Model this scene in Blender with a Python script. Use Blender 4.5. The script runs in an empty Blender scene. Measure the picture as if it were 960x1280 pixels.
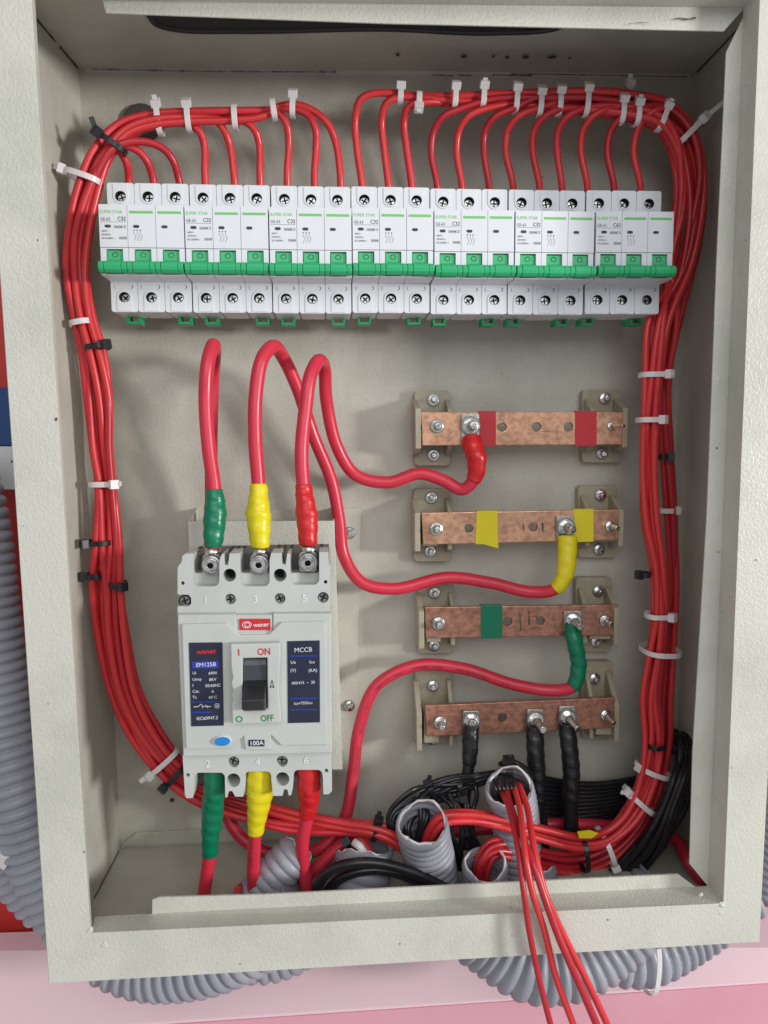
import bpy, bmesh, math, random
from mathutils import Vector, Matrix, geometry
random.seed(7)
S = bpy.context.scene
C = S.collection
PI = math.pi
R_ = math.radians
# ------------------------------------------------------------------ camera
CY = -0.576
F = 931.0
cam = bpy.data.cameras.new('camera'); cam.sensor_fit = 'VERTICAL'; cam.sensor_height = 36; cam.lens = F / 1280 * 36
cam.clip_start = 0.01; cam.clip_end = 50
co = bpy.data.objects.new('camera', cam); C.objects.link(co)
CM = (Matrix.Rotation(R_(-3.8), 3, 'Z') @ Matrix.Rotation(R_(90 - 5.5), 3, 'X') @ Matrix.Rotation(-0.011, 3, 'Z'))
co.matrix_world = Matrix.Translation((0, CY, 0)) @ CM.to_4x4()
S.camera = co
# ------------------------------------------------------------------ world and lamps
w = bpy.data.worlds.new('World'); S.world = w; w.use_nodes = True
w.node_tree.nodes['Background'].inputs[0].default_value = (0.97, 0.985, 1.0, 1)
w.node_tree.nodes['Background'].inputs[1].default_value = 0.42
def lamp(name, loc, target, sx, sy, power, col):
    l = bpy.data.lights.new(name, 'AREA'); l.shape = 'RECTANGLE'; l.size = sx; l.size_y = sy; l.energy = power; l.color = col
    o = bpy.data.objects.new(name, l); C.objects.link(o); o.location = loc
    o.rotation_euler = (Vector(target) - Vector(loc)).to_track_quat('-Z', 'Y').to_euler(); return o
lamp('window_light', (2.25, -1.5, 0.1), (0, -0.03, 0), 0.36, 0.26, 52, (1.0, 0.985, 0.96))
lamp('ceiling_light', (0.15, -2.1, 0.95), (0, -0.1, -0.05), 2.0, 1.2, 19, (0.97, 0.99, 1.0))
S.view_settings.view_transform = 'Standard'; S.view_settings.look = 'None'
S.view_settings.exposure = 0.0; S.view_settings.gamma = 1.0

# ------------------------------------------------------------------ picture helpers: pixel + depth plane -> point
def P(px, py, y):
    d = CM @ Vector(((px - 480) / F, -(py - 640) / F, -1))
    return Vector((0, CY, 0)) + d * ((y - CY) / d.y)
def mpp(y): return (y - CY) / F          # metres per pixel at a depth
# ------------------------------------------------------------------ materials
MATS = {}
def mat(name, col, rough=0.5, metal=0.0, bump=0.0, bscale=400.0, col2=None, cscale=30.0, cfac=(0.45, 0.65), spec=0.5, specks=0.0,
        coat=0.0, sss=0.0, trans=0.0, rvar=0.0, stretch=None):
    m = bpy.data.materials.new(name); m.use_nodes = True
    nt = m.node_tree; b = nt.nodes['Principled BSDF']; N = nt.nodes.new; L = nt.links.new
    b.inputs['Base Color'].default_value = (*col, 1); b.inputs['Roughness'].default_value = rough
    b.inputs['Metallic'].default_value = metal; b.inputs['Specular IOR Level'].default_value = spec
    b.inputs['Coat Weight'].default_value = coat; b.inputs['Coat Roughness'].default_value = 0.15
    if trans: b.inputs['Transmission Weight'].default_value = trans
    if sss:
        b.inputs['Subsurface Weight'].default_value = sss; b.inputs['Subsurface Scale'].default_value = 0.002
    g = N('ShaderNodeNewGeometry'); vec = g.outputs['Position']
    if stretch:
        mp = N('ShaderNodeMapping'); mp.inputs['Scale'].default_value = stretch; L(vec, mp.inputs['Vector']); vec = mp.outputs['Vector']
    out = None
    if col2:
        n = N('ShaderNodeTexNoise'); n.inputs['Scale'].default_value = cscale; n.inputs['Detail'].default_value = 8; n.inputs['Roughness'].default_value = 0.65
        L(vec, n.inputs['Vector'])
        r = N('ShaderNodeMapRange'); r.inputs[1].default_value = cfac[0]; r.inputs[2].default_value = cfac[1]; L(n.outputs['Fac'], r.inputs[0])
        mx = N('ShaderNodeMix'); mx.data_type = 'RGBA'; mx.inputs[6].default_value = (*col, 1); mx.inputs[7].default_value = (*col2, 1)
        L(r.outputs[0], mx.inputs[0]); out = mx.outputs[2]
    if specks:
        v = N('ShaderNodeTexVoronoi'); v.inputs['Scale'].default_value = 95; L(g.outputs['Position'], v.inputs['Vector'])
        n3 = N('ShaderNodeTexNoise'); n3.inputs['Scale'].default_value = 14; L(g.outputs['Position'], n3.inputs['Vector'])
        th = N('ShaderNodeMath'); th.operation = 'MULTIPLY_ADD'; L(n3.outputs['Fac'], th.inputs[0]); th.inputs[1].default_value = specks; th.inputs[2].default_value = -specks * 0.48
        lt = N('ShaderNodeMath'); lt.operation = 'LESS_THAN'; L(v.outputs['Distance'], lt.inputs[0]); L(th.outputs[0], lt.inputs[1])
        mx2 = N('ShaderNodeMix'); mx2.data_type = 'RGBA'; L(lt.outputs[0], mx2.inputs[0])
        if out: L(out, mx2.inputs[6])
        else: mx2.inputs[6].default_value = (*col, 1)
        mx2.inputs[7].default_value = (0.12, 0.11, 0.10, 1); out = mx2.outputs[2]
    if out: L(out, b.inputs['Base Color'])
    if rvar:
        n4 = N('ShaderNodeTexNoise'); n4.inputs['Scale'].default_value = 60; n4.inputs['Detail'].default_value = 5; L(g.outputs['Position'], n4.inputs['Vector'])
        r4 = N('ShaderNodeMapRange'); r4.inputs[1].default_value = 0.3; r4.inputs[2].default_value = 0.7
        r4.inputs[3].default_value = max(0.05, rough - rvar); r4.inputs[4].default_value = rough + rvar
        L(n4.outputs['Fac'], r4.inputs[0]); L(r4.outputs[0], b.inputs['Roughness'])
    if bump:
        n2 = N('ShaderNodeTexNoise'); n2.inputs['Scale'].default_value = bscale; n2.inputs['Detail'].default_value = 2.5; L(g.outputs['Position'], n2.inputs['Vector'])
        bp = N('ShaderNodeBump'); bp.inputs['Strength'].default_value = bump; bp.inputs['Distance'].default_value = 0.0006
        L(n2.outputs['Fac'], bp.inputs['Height']); L(bp.outputs['Normal'], b.inputs['Normal'])
    MATS[name] = m; return m
PAINT = mat('powder_coat', (0.60, 0.59, 0.525), 0.42, bump=0.7, bscale=620, col2=(0.50, 0.50, 0.44), cscale=11, specks=0.25, rvar=0.08)
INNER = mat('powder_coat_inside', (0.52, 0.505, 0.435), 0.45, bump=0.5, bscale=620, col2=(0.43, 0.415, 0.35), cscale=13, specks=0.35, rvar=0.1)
GRIME = mat('grime', (0.07, 0.065, 0.06), 0.8, bump=0.4, bscale=900)
BLUEM = mat('marker_blue', (0.10, 0.12, 0.32), 0.7, col2=(0.4, 0.4, 0.42), cscale=120)
WHITE = mat('white_plastic', (0.70, 0.72, 0.76), 0.34, bump=0.05, bscale=900, rvar=0.05)
GREYP = mat('light_grey_plastic', (0.53, 0.55, 0.525), 0.38, bump=0.12, bscale=1100, col2=(0.49, 0.505, 0.48), cscale=25, rvar=0.08)
DGREY = mat('dark_grey_plastic', (0.12, 0.12, 0.125), 0.5, bump=0.1)
BLACK = mat('black_plastic', (0.018, 0.018, 0.022), 0.38, rvar=0.1)
HOLE = mat('hole_dark', (0.02, 0.02, 0.022), 0.7)
NAVY = mat('navy_label', (0.018, 0.022, 0.05), 0.35, rvar=0.08)
LBLUE = mat('label_blue', (0.02, 0.05, 0.40), 0.4)
BTNBLUE = mat('button_blue', (0.012, 0.22, 0.62), 0.35)
GREEN = mat('green_plastic', (0.028, 0.43, 0.17), 0.38, bump=0.05)
LGREEN = mat('print_green', (0.16, 0.55, 0.14), 0.5)
PGREEN = mat('print_dark_green', (0.02, 0.26, 0.07), 0.5)
PRED = mat('print_red', (0.60, 0.02, 0.03), 0.45)
PWHITE = mat('print_white', (0.72, 0.74, 0.78), 0.5)
PGREY = mat('print_grey', (0.035, 0.04, 0.05), 0.6)
TGREEN = mat('green_tape', (0.0, 0.17, 0.085), 0.34, bump=0.14, bscale=110, rvar=0.1)
TYEL = mat('yellow_tape', (0.74, 0.62, 0.01), 0.38, bump=0.14, bscale=110, rvar=0.1)
TRED = mat('red_tape', (0.60, 0.015, 0.02), 0.32, bump=0.14, bscale=110, rvar=0.1)
TREDM = mat('red_tape_matt', (0.56, 0.022, 0.035), 0.45, bump=0.3, bscale=250)
TBLK = mat('black_tape', (0.016, 0.016, 0.018), 0.3, bump=0.3, bscale=130, rvar=0.12)
WRED = mat('red_wire', (0.64, 0.030, 0.042), 0.42, col2=(0.50, 0.02, 0.032), cscale=25, rvar=0.08)
WRED2 = mat('red_wire_dark', (0.46, 0.018, 0.030), 0.34, rvar=0.08)
WRED3 = mat('red_wire_light', (0.63, 0.036, 0.040), 0.32, rvar=0.08)
CRED = mat('red_cable', (0.62, 0.030, 0.062), 0.36, bump=0.06, bscale=300, col2=(0.59, 0.026, 0.052), cscale=18, rvar=0.08)
WBLK = mat('black_wire', (0.014, 0.014, 0.017), 0.28, rvar=0.08)
STEEL = mat('zinc_steel', (0.85, 0.85, 0.83), 0.2, 1.0, bump=0.05, bscale=500, col2=(0.4, 0.39, 0.37), cscale=300, rvar=0.1)
STEELD = mat('shaded_washer', (0.26, 0.26, 0.26), 0.42, 0.9, bump=0.05, bscale=500)  # washer steel darkened so the shadow gap round nuts sits in the colour
SCREWM = mat('screw_steel', (0.50, 0.50, 0.50), 0.28, 1.0, bump=0.05, bscale=900, col2=(0.18, 0.18, 0.18), cscale=500)
TIN = mat('tinned_lug', (0.58, 0.56, 0.53), 0.34, 1.0, bump=0.08, bscale=400, col2=(0.32, 0.30, 0.28), cscale=500, rvar=0.1)
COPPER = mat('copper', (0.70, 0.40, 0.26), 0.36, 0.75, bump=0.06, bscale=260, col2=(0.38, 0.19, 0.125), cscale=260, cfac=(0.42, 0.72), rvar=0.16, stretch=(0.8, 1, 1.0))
INSUL = mat('insulator_plastic', (0.39, 0.35, 0.255), 0.42, bump=0.15, bscale=500, col2=(0.32, 0.285, 0.205), cscale=40, rvar=0.08)
TIEW = mat('white_nylon', (0.74, 0.70, 0.70), 0.35, sss=0.15)
TIEB = mat('black_nylon', (0.015, 0.015, 0.018), 0.35)
COND = mat('grey_conduit', (0.34, 0.345, 0.395), 0.45, bump=0.05, rvar=0.1, col2=(0.27, 0.275, 0.32), cscale=14)
PINK = mat('pink_board', (0.80, 0.58, 0.64), 0.4, col2=(0.76, 0.52, 0.58), cscale=5)
PINKD = mat('pink_board_shaded', (0.70, 0.34, 0.41), 0.45, col2=(0.64, 0.28, 0.35), cscale=5)  # darker copy of the pink, painting the shade on the ledge front
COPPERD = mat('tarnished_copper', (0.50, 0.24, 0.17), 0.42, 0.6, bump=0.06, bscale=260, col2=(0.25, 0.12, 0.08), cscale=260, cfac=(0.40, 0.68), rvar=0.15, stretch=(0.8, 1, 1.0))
REDB = mat('red_board', (0.55, 0.03, 0.025), 0.5, col2=(0.48, 0.03, 0.03), cscale=6)
BLUEB = mat('blue_carton', (0.012, 0.05, 0.19), 0.45)
WALLM = mat('pale_wall', (0.72, 0.72, 0.72), 0.7, col2=(0.66, 0.66, 0.67), cscale=4)
# ------------------------------------------------------------------ object helpers
def fin(bm, smooth=False):
    bmesh.ops.recalc_face_normals(bm, faces=bm.faces[:])
    if smooth:
        for f in bm.faces: f.smooth = True
    return bm
def mk(name, bm, m, parent=None, loc=None, bevel=0, solid=0, seg=2, smooth_angle=None):
    """bm is in world coordinates; stored relative to the parent's base (or loc)"""
    base = None
    if parent is not None:
        base = parent.get('_w'); base = Vector(base) if base is not None else Vector((0, 0, 0))
    if loc is not None: own = Vector(loc)
    elif parent is not None: own = base
    else: own = Vector((0, 0, 0))
    me = bpy.data.meshes.new(name)
    bmesh.ops.translate(bm, verts=bm.verts[:], vec=-own)
    bm.to_mesh(me); bm.free(); me.materials.append(m)
    if m is STEEL: me.materials.append(STEELD); me.materials.append(HOLE)
    o = bpy.data.objects.new(name, me); C.objects.link(o)
    o.location = own - base if parent is not None else own
    if parent is not None: o.parent = parent
    o['_w'] = tuple(own)
    if solid:
        s = o.modifiers.new('solid', 'SOLIDIFY'); s.thickness = solid; s.offset = 0
    if bevel:
        b = o.modifiers.new('bevel', 'BEVEL'); b.width = bevel; b.segments = seg; b.limit_method = 'ANGLE'; b.angle_limit = R_(35)
        b.harden_normals = False
    return o
def thing(name, label, cat, loc=(0, 0, 0), group=None):
    o = bpy.data.objects.new(name, None); C.objects.link(o); o.location = loc; o.empty_display_size = 0.01
    o['label'] = label; o['category'] = cat; o['_w'] = tuple(loc)
    if group: o['group'] = group
    return o
def tag(o, label, cat, group=None):
    o['label'] = label; o['category'] = cat
    if group: o['group'] = group
    return o
def add_box(bm, x0, x1, y0, y1, z0, z1):
    v = [bm.verts.new((x, y, z)) for x in (x0, x1) for y in (y0, y1) for z in (z0, z1)]
    for f in ((0, 1, 3, 2), (4, 6, 7, 5), (0, 4, 5, 1), (2, 3, 7, 6), (0, 2, 6, 4), (1, 5, 7, 3)): bm.faces.new([v[i] for i in f])
def add_prism(bm, loops, vec):
    """loops: [outer, hole, ...] as 3-D points on one plane; extruded by vec"""
    vec = Vector(vec)
    loops = [[Vector(p) for p in l] for l in loops]
    tris = geometry.tessellate_polygon(loops)
    flat = [p for l in loops for p in l]
    a = [bm.verts.new(p) for p in flat]; b = [bm.verts.new(p + vec) for p in flat]
    for t in tris:
        try:
            bm.faces.new([a[i] for i in t]); bm.faces.new([b[i] for i in reversed(t)])
        except ValueError: pass
    k = 0
    for l in loops:
        n = len(l)
        for i in range(n):
            j = (i + 1) % n
            bm.faces.new((a[k + i], a[k + j], b[k + j], b[k + i]))
        k += n
def circ3(c, u, v, r, n=20, a0=0.0):
    return [c + u * (r * math.cos(a0 + 2 * PI * i / n)) + v * (r * math.sin(a0 + 2 * PI * i / n)) for i in range(n)]
X, Y, Z = Vector((1, 0, 0)), Vector((0, 1, 0)), Vector((0, 0, 1))
def add_cyl(bm, c, axis, r, h, n=20, r2=None, a0=0.0):
    axis = Vector(axis).normalized(); u = axis.orthogonal().normalized(); v = axis.cross(u)
    if abs(axis.y) > 0.9: u, v = X.copy(), Z.copy()
    A = [bm.verts.new(p) for p in circ3(Vector(c), u, v, r, n, a0)]
    B = [bm.verts.new(p) for p in circ3(Vector(c) + axis * h, u, v, r if r2 is None else r2, n, a0)]
    bm.faces.new(A); bm.faces.new(B)
    for i in range(n): bm.faces.new((A[i], A[(i + 1) % n], B[(i + 1) % n], B[i]))
def spline(pts, step=0.004):
    """Catmull-Rom (centripetal-ish) through points, resampled evenly"""
    pts = [Vector(p) for p in pts]; out = []
    p = [pts[0] * 2 - pts[1]] + pts + [pts[-1] * 2 - pts[-2]]
    for i in range(1, len(p) - 2):
        p0, p1, p2, p3 = p[i - 1:i + 3]
        L = max((p2 - p1).length, 1e-6); n = max(2, int(L / step) + 1)
        l0 = max((p1 - p0).length, 1e-6); l2 = max((p3 - p2).length, 1e-6)
        m1 = ((p1 - p0) / l0 * L + (p2 - p1)) * 0.5 * 1.0
        m2 = ((p3 - p2) / l2 * L + (p2 - p1)) * 0.5 * 1.0
        for k in range(n):
            t = k / n; t2, t3 = t * t, t * t * t
            out.append(p1 * (2 * t3 - 3 * t2 + 1) + m1 * (t3 - 2 * t2 + t) + p2 * (-2 * t3 + 3 * t2) + m2 * (t3 - t2))
    out.append(pts[-1]); return out
def add_tube(bm, pts, r, n=12, cap=True, rf=None):
    """sweep; rf(i, s) optional radius, s = arc length"""
    pts = [Vector(p) for p in pts]; N = len(pts)
    tang = [(pts[min(i + 1, N - 1)] - pts[max(i - 1, 0)]).normalized() for i in range(N)]
    u = tang[0].orthogonal().normalized(); rings = []; s = 0
    for i in range(N):
        if i: s += (pts[i] - pts[i - 1]).length
        t = tang[i]; u = (u - t * u.dot(t)).normalized(); v = t.cross(u)
        rr = rf(i, s) if rf else r
        ring = []
        for k in range(n):
            a = 2 * PI * k / n
            q = rr(a) if callable(rr) else rr
            ring.append(bm.verts.new(pts[i] + u * (q * math.cos(a)) + v * (q * math.sin(a))))
        rings.append(ring)
    for i in range(N - 1):
        for k in range(n):
            f = bm.faces.new((rings[i][k], rings[i][(k + 1) % n], rings[i + 1][(k + 1) % n], rings[i + 1][k])); f.smooth = True
    if cap: bm.faces.new(rings[0]); bm.faces.new(rings[-1])
def tube_bm(pts, r, n=12, cap=True, rf=None):
    bm = bmesh.new(); add_tube(bm, pts, r, n, cap, rf); bmesh.ops.recalc_face_normals(bm, faces=bm.faces[:]); return bm
def pxs(lst, y=None): return [P(a[0], a[1], a[2] if y is None else y) for a in lst]
def prism_px(outer, holes, yf, yb, bm=None):
    bm = bm or bmesh.new()
    add_prism(bm, [pxs(outer, yf)] + [pxs(h, yf) for h in holes], (0, yb - yf, 0)); return fin(bm)
def cpx(px, py, r, n=18): return [(px + r * math.cos(2 * PI * i / n), py + r * math.sin(2 * PI * i / n)) for i in range(n)]
def rrect(x0, y0, x1, y1, r, n=4):
    o = []
    for cx, cy, a in ((x1 - r, y0 + r, -90), (x1 - r, y1 - r, 0), (x0 + r, y1 - r, 90), (x0 + r, y0 + r, 180)):
        for i in range(n + 1):
            t = R_(a + 90 * i / n); o.append((cx + r * math.cos(t), cy + r * math.sin(t)))
    return o
_txt = {}
def text_mesh(s, size, align='CENTER', ext=0.00006, bold=0.0, squash=1.0):
    key = (s, size, align, bold, squash)
    if key in _txt: return _txt[key]
    cu = bpy.data.curves.new('lettering', 'FONT'); cu.body = s; cu.size = size; cu.align_x = align; cu.align_y = 'CENTER'
    cu.extrude = ext; cu.offset = bold; cu.resolution_u = 3
    o = bpy.data.objects.new('lettering_tmp', cu); C.objects.link(o)
    dg = bpy.context.evaluated_depsgraph_get(); me = bpy.data.meshes.new_from_object(o.evaluated_get(dg))
    bpy.data.objects.remove(o)
    if squash != 1.0:
        for v in me.vertices: v.co.x *= squash
    _txt[key] = me; return me
def text(s, loc, size, m, parent, align='CENTER', bold=0.0, rot=0.0, squash=1.0, name='lettering'):
    """loc in world coords, facing the viewer (-Y)"""
    me = text_mesh(s, size, align, bold=bold, squash=squash).copy(); me.materials.clear(); me.materials.append(m)
    o = bpy.data.objects.new(name, me); C.objects.link(o); o.parent = parent
    o.location = Vector(loc) - Vector(parent['_w']); o.rotation_euler = (PI / 2, -rot, 0); return o
def hexnut(bm, c, r, h, stud_r, stud_h, washer=1.35, a0=0.3, tilt=(0, 0)):
    """on a surface facing -Y at c"""
    c = Vector(c); ax = Vector((tilt[0], -1, tilt[1])).normalized()
    if washer:
        add_cyl(bm, c, -Y, r * washer, h * 0.25, 24)
        for f in bm.faces: f.material_index = 1  # washer in the darkened steel, a painted shadow ring under the nut
        add_cyl(bm, c - Y * h * .25, -Y, r * (washer * .5 + .5), h * 0.12, 24)
    add_cyl(bm, c - Y * h * 0.25, -Y, r, h * 0.85, 6, a0=a0)
    n0 = len(bm.faces); add_cyl(bm, c - Y * h * 1.1, -Y, r * 0.80, h * 0.05, 20, r2=r * 0.72)
    bm.faces.ensure_lookup_table()
    for f in bm.faces[n0:]: f.material_index = 1
    if stud_h:
        k = max(2, int((stud_h) / 0.0007)); p0 = c - Y * h * 1.15
        pts = [p0 + ax * (stud_h * i / (2 * k)) for i in range(2 * k + 1)]
        add_tube(bm, pts, stud_r, 14, True, rf=lambda i, s: stud_r * (1.0 if i % 2 else 0.9))
def phillips(bm, c, r, h=0.001, n=20, a=0.4):
    """screw head with a cross recess facing -Y"""
    c = Vector(c)
    outer = circ3(c, X, Z, r, n)
    w = r * 0.19; l = r * 0.8; cr = []
    for k in range(4):
        t = a + k * PI / 2; d = X * math.cos(t) + Z * math.sin(t); e = X * math.cos(t + PI / 2) + Z * math.sin(t + PI / 2)
        cr += [c + d * l - e * w, c + d * l + e * w, c + d * w + e * w]
    add_prism(bm, [outer, cr], (0, h, 0))

# ================================================================== ENCLOSURE
FRONT = -0.138; LEDGE = FRONT + 0.018
enc = thing('metal_enclosure', 'open beige powder coated steel distribution box holding all the breakers and wiring', 'electrical box', P(480, 1200, FRONT))
fc = dict(TL=(-27, -62), TR=(1009, -55), BL=(62, 1228), BR=(948, 1176))
bc = dict(TL=(98, 86), TR=(868, 94), BL=(151, 1059), BR=(823, 1029))
FTL, FTR, FBL, FBR = [P(*fc[k], FRONT) for k in ('TL', 'TR', 'BL', 'BR')]
BTL, BTR, BBL, BBR = [P(*bc[k], 0) for k in ('TL', 'TR', 'BL', 'BR')]
def sheet(name, quads, m, parent=enc, solid=0.0012, bevel=0.0004):
    bm = bmesh.new(); vs = {}
    for q in quads:
        f = []
        for p in q:
            k = tuple(round(c, 6) for c in p)
            if k not in vs: vs[k] = bm.verts.new(p)
            f.append(vs[k])
        bm.faces.new(f)
    fin(bm); return mk(name, bm, m, parent, bevel=bevel, solid=solid)
sheet('back_wall', [(BTL, BTR, BBR, BBL)], INNER)
sheet('side_wall', [(BTL, BBL, FBL, FTL)], INNER)
sheet('side_wall', [(BTR, BBR, FBR, FTR)], INNER)
# top wall with an oval cable entry
def lerp(a, b, t): return a + (b - a) * t
sheet('top_wall', [(BTL, BTR, FTR, FTL)], INNER)
sheet('bottom_wall', [(BBL, BBR, FBR, FBL)], INNER)
# folded strip where the back meets the top and bottom
bm = bmesh.new(); add_prism(bm, [[P(108, 90, -0.0012), P(100, 80, -0.0045), P(101, 74, -0.0045), P(864, 86, -0.0045), P(864, 99, -0.0012)]], (0, 0.002, 0)); fin(bm)
mk('top_fold', bm, INNER, enc, bevel=0.0006)
bm = bmesh.new(); add_prism(bm, [[P(151, 1057, -0.0022), P(170, 1041, -0.0022), P(822, 1010, -0.0022), P(822, 1030, -0.0022)]], (0, 0.0025, 0)); fin(bm)
mk('bottom_fold', bm, INNER, enc, bevel=0.0005)
def profile(name, A, B, m=PAINT):
    """strip between two lists of 3-D points"""
    q = [(A[i], B[i], B[i + 1], A[i + 1]) for i in range(len(A) - 1)]
    bm = bmesh.new(); a = [bm.verts.new(p) for p in A]; b = [bm.verts.new(p) for p in B]
    for i in range(len(A) - 1): bm.faces.new((a[i], b[i], b[i + 1], a[i + 1]))
    fin(bm); return mk(name, bm, m, enc, bevel=0.0009, solid=0.0014, seg=3)
f0 = FRONT - 0.0012
# one welded ring: faces, turned-in ledges
def ring_frame():
    bm = bmesh.new()
    O = [P(-27, -62, f0), P(1010, -56, f0), P(948.5, 1176.5, f0), P(62, 1228.5, f0)]
    I = [P(38, -20, f0), P(950, -14, f0), P(904, 1129, f0), P(113, 1166, f0)]
    Ov = [bm.verts.new(p) for p in O]; Iv = [bm.verts.new(p) for p in I]
    for k in range(4): bm.faces.new((Ov[k], Ov[(k + 1) % 4], Iv[(k + 1) % 4], Iv[k]))
    for k, (a, b) in enumerate(((P(60, -2, LEDGE), P(932, 8, LEDGE)), (P(931, 2, LEDGE), P(886, 1112, LEDGE)), (P(893, 1108, LEDGE), P(119, 1147, LEDGE)), (P(113.5, 1160, f0 + .006), P(41, -20, f0 + .006)))):
        a, b = bm.verts.new(a), bm.verts.new(b); bm.faces.new((Iv[k], Iv[(k + 1) % 4], b, a))
    fin(bm); return bm
mk('front_frame', ring_frame(), PAINT, enc, bevel=0.0010, solid=0.0014, seg=3)
q = [P(190, 1148.5, LEDGE), P(190, 1126, LEDGE - 0.001), P(198, 1123, LEDGE - 0.001), P(330, 1118.5, LEDGE), P(500, 1110, LEDGE), P(700, 1100, LEDGE), P(848, 1093, LEDGE), P(875, 1113, LEDGE)]
bm = bmesh.new(); add_prism(bm, [[Vector((p.x, LEDGE, p.z)) for p in q]], (0, 0.0014, 0)); fin(bm); mk('lip', bm, PAINT, enc, bevel=0.0004)
q = [P(930, 20, LEDGE), P(908, 65, LEDGE), P(896, 330, LEDGE), P(884, 640, LEDGE), P(866, 940, LEDGE), P(862, 1080, LEDGE), P(885, 1108, LEDGE), P(886, 1112, LEDGE), P(931, 2, LEDGE)]
bm = bmesh.new(); add_prism(bm, [q], (0, 0.0014, 0)); fin(bm); mk('lip', bm, PAINT, enc, bevel=0.0004)
q = [P(126, -6, LEDGE), P(132, 16, LEDGE), P(480, 29, LEDGE), P(905, 39, LEDGE), P(934, 6, LEDGE)]
bm = bmesh.new(); add_prism(bm, [q], (0, 0.0014, 0)); fin(bm); mk('lip', bm, PAINT, enc, bevel=0.0004)
# oval black rubber trim on the top wall (flat opening)
def on_top(px, py):
    """point on the top wall seen at a pixel"""
    n = (BTR - BTL).cross(FTL - BTL).normalized(); d = CM @ Vector(((px - 480) / F, -(py - 640) / F, -1)); o = Vector((0, CY, 0))
    return o + d * ((BTL - o).dot(n) / d.dot(n)), n
_, ntop = on_top(300, 20)
if ntop.z > 0: ntop = -ntop
ov = [(185, 14), (195, 27), (215, 33), (300, 36), (480, 33), (620, 38), (700, 30), (700, 10), (500, 2), (300, -2)]
pts = [on_top(a, b)[0] + ntop * 0.001 for a, b in ov]
bm = bmesh.new(); add_prism(bm, [pts], ntop * 0.0006); fin(bm); mk('cable_entry', bm, HOLE, enc)
bm = tube_bm(spline(pts + [pts[0]], 0.003), 0.0022, 10); mk('rubber_trim', bm, BLACK, enc)
# dark seams, chips and marks: thin smears of grime at the folds
def smear(pts, w_, m, name, y, n=None, parent=enc):
    bm = bmesh.new(); rng = random.Random(len(pts) * 7 + int(pts[0][0])); pp = spline(pxs(pts, y) if len(pts[0]) == 2 else pxs(pts), 0.002)
    L = []; Rr = []
    for i, p in enumerate(pp):
        t = (pp[min(i + 1, len(pp) - 1)] - pp[max(i - 1, 0)]).normalized(); u = t.cross(Y).normalized(); k = w_ * (0.25 + 0.75 * rng.random())
        L.append(bm.verts.new(p + u * k)); Rr.append(bm.verts.new(p - u * k))
    for i in range(len(pp) - 1): bm.faces.new((L[i], L[i + 1], Rr[i + 1], Rr[i]))
    return mk(name, bm, m, parent)
smear([(112, 86.5), (250, 89), (420, 90)], 0.0007, BLUEM, 'marker_line', -0.0052)
smear([(640, 92), (700, 93), (860, 96)], 0.0004, GRIME, 'seam', -0.0052)
for a in ((540, 566), (572, 590), (616, 665)): smear([(a[0], 93.5), (a[1], 94.5)], 0.0006, GRIME, 'paint_chip', -0.0054)
for (cx, cy, s) in ((497, 67, 2.5), (580, 69, 3.5), (617, 69, 1.5), (634, 70, 2), (657, 70, 4), (690, 70, 5.5), (712, 71, 1.5)):
    c, n = on_top(cx, cy); bm = bmesh.new(); add_prism(bm, [[c + ntop * 0.0008 + X * (s * .0005 * (1 + .4 * random.random()) * math.cos(t)) + Y * (.0018 * (1 + .5 * random.random()) * math.sin(t)) for t in [i * PI / 5 for i in range(10)]]], ntop * 0.0001); fin(bm); mk('paint_chip', bm, GRIME, enc)
# open seam between left wall and top wall
def along(a, b, t, inset=0.0012):
    p = lerp(a, b, t); c = Vector((0, -0.07, 0)); return p + (c - p).normalized() * inset
for t0, t1, rr in ((0.02, 0.25, 0.0011), (0.30, 0.58, 0.0009), (0.62, 0.95, 0.0010)):
    mk('seam_gap', tube_bm([along(BTL, FTL, t0 + (t1 - t0) * k / 6) for k in range(7)], rr, 6, rf=lambda i, s, rr=rr: rr * (0.5 + 0.6 * abs(math.sin(i * 1.9)))), GRIME, enc)
mk('seam_gap', tube_bm([along(BBL, FBL, 0.05 + 0.4 * k / 8) for k in range(9)], 0.0006, 6), GRIME, enc)
mk('seam_gap', tube_bm([along(BTR, FTR, 0.05 + 0.8 * k / 8) for k in range(9)], 0.0008, 6), GRIME, enc)
# weld blobs at frame corners
def blob(px, py, y, r, name, m=PAINT, parent=enc, sq=(1, .5, 1)):
    bm = bmesh.new(); bmesh.ops.create_icosphere(bm, subdivisions=3, radius=1); rng = random.Random(int(px * py))
    ph = [rng.random() * 6 for _ in range(3)]
    for v in bm.verts:
        k = 1 + 0.2 * math.sin(v.co.x * 3 + ph[0]) * math.sin(v.co.z * 4 + ph[1]) + .1 * math.sin(v.co.z * 7 + ph[2]); v.co = Vector((v.co.x * sq[0], v.co.y * sq[1], v.co.z * sq[2])) * (r * k)
    for f in bm.faces: f.smooth = True
    bmesh.ops.translate(bm, verts=bm.verts[:], vec=P(px, py, y)); return mk(name, bm, m, parent)
for a in ((902, 1131, 3.0), (900, 1141, 2.2), (914, 1145, 1.4), (935, 1168, 1.6), (131, 1181, 2.6), (112, 1162, 2.6), (876, 1118, 1.7)):
    blob(a[0], a[1], f0, a[2] * 0.001 * .85, 'weld_bead')
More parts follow.
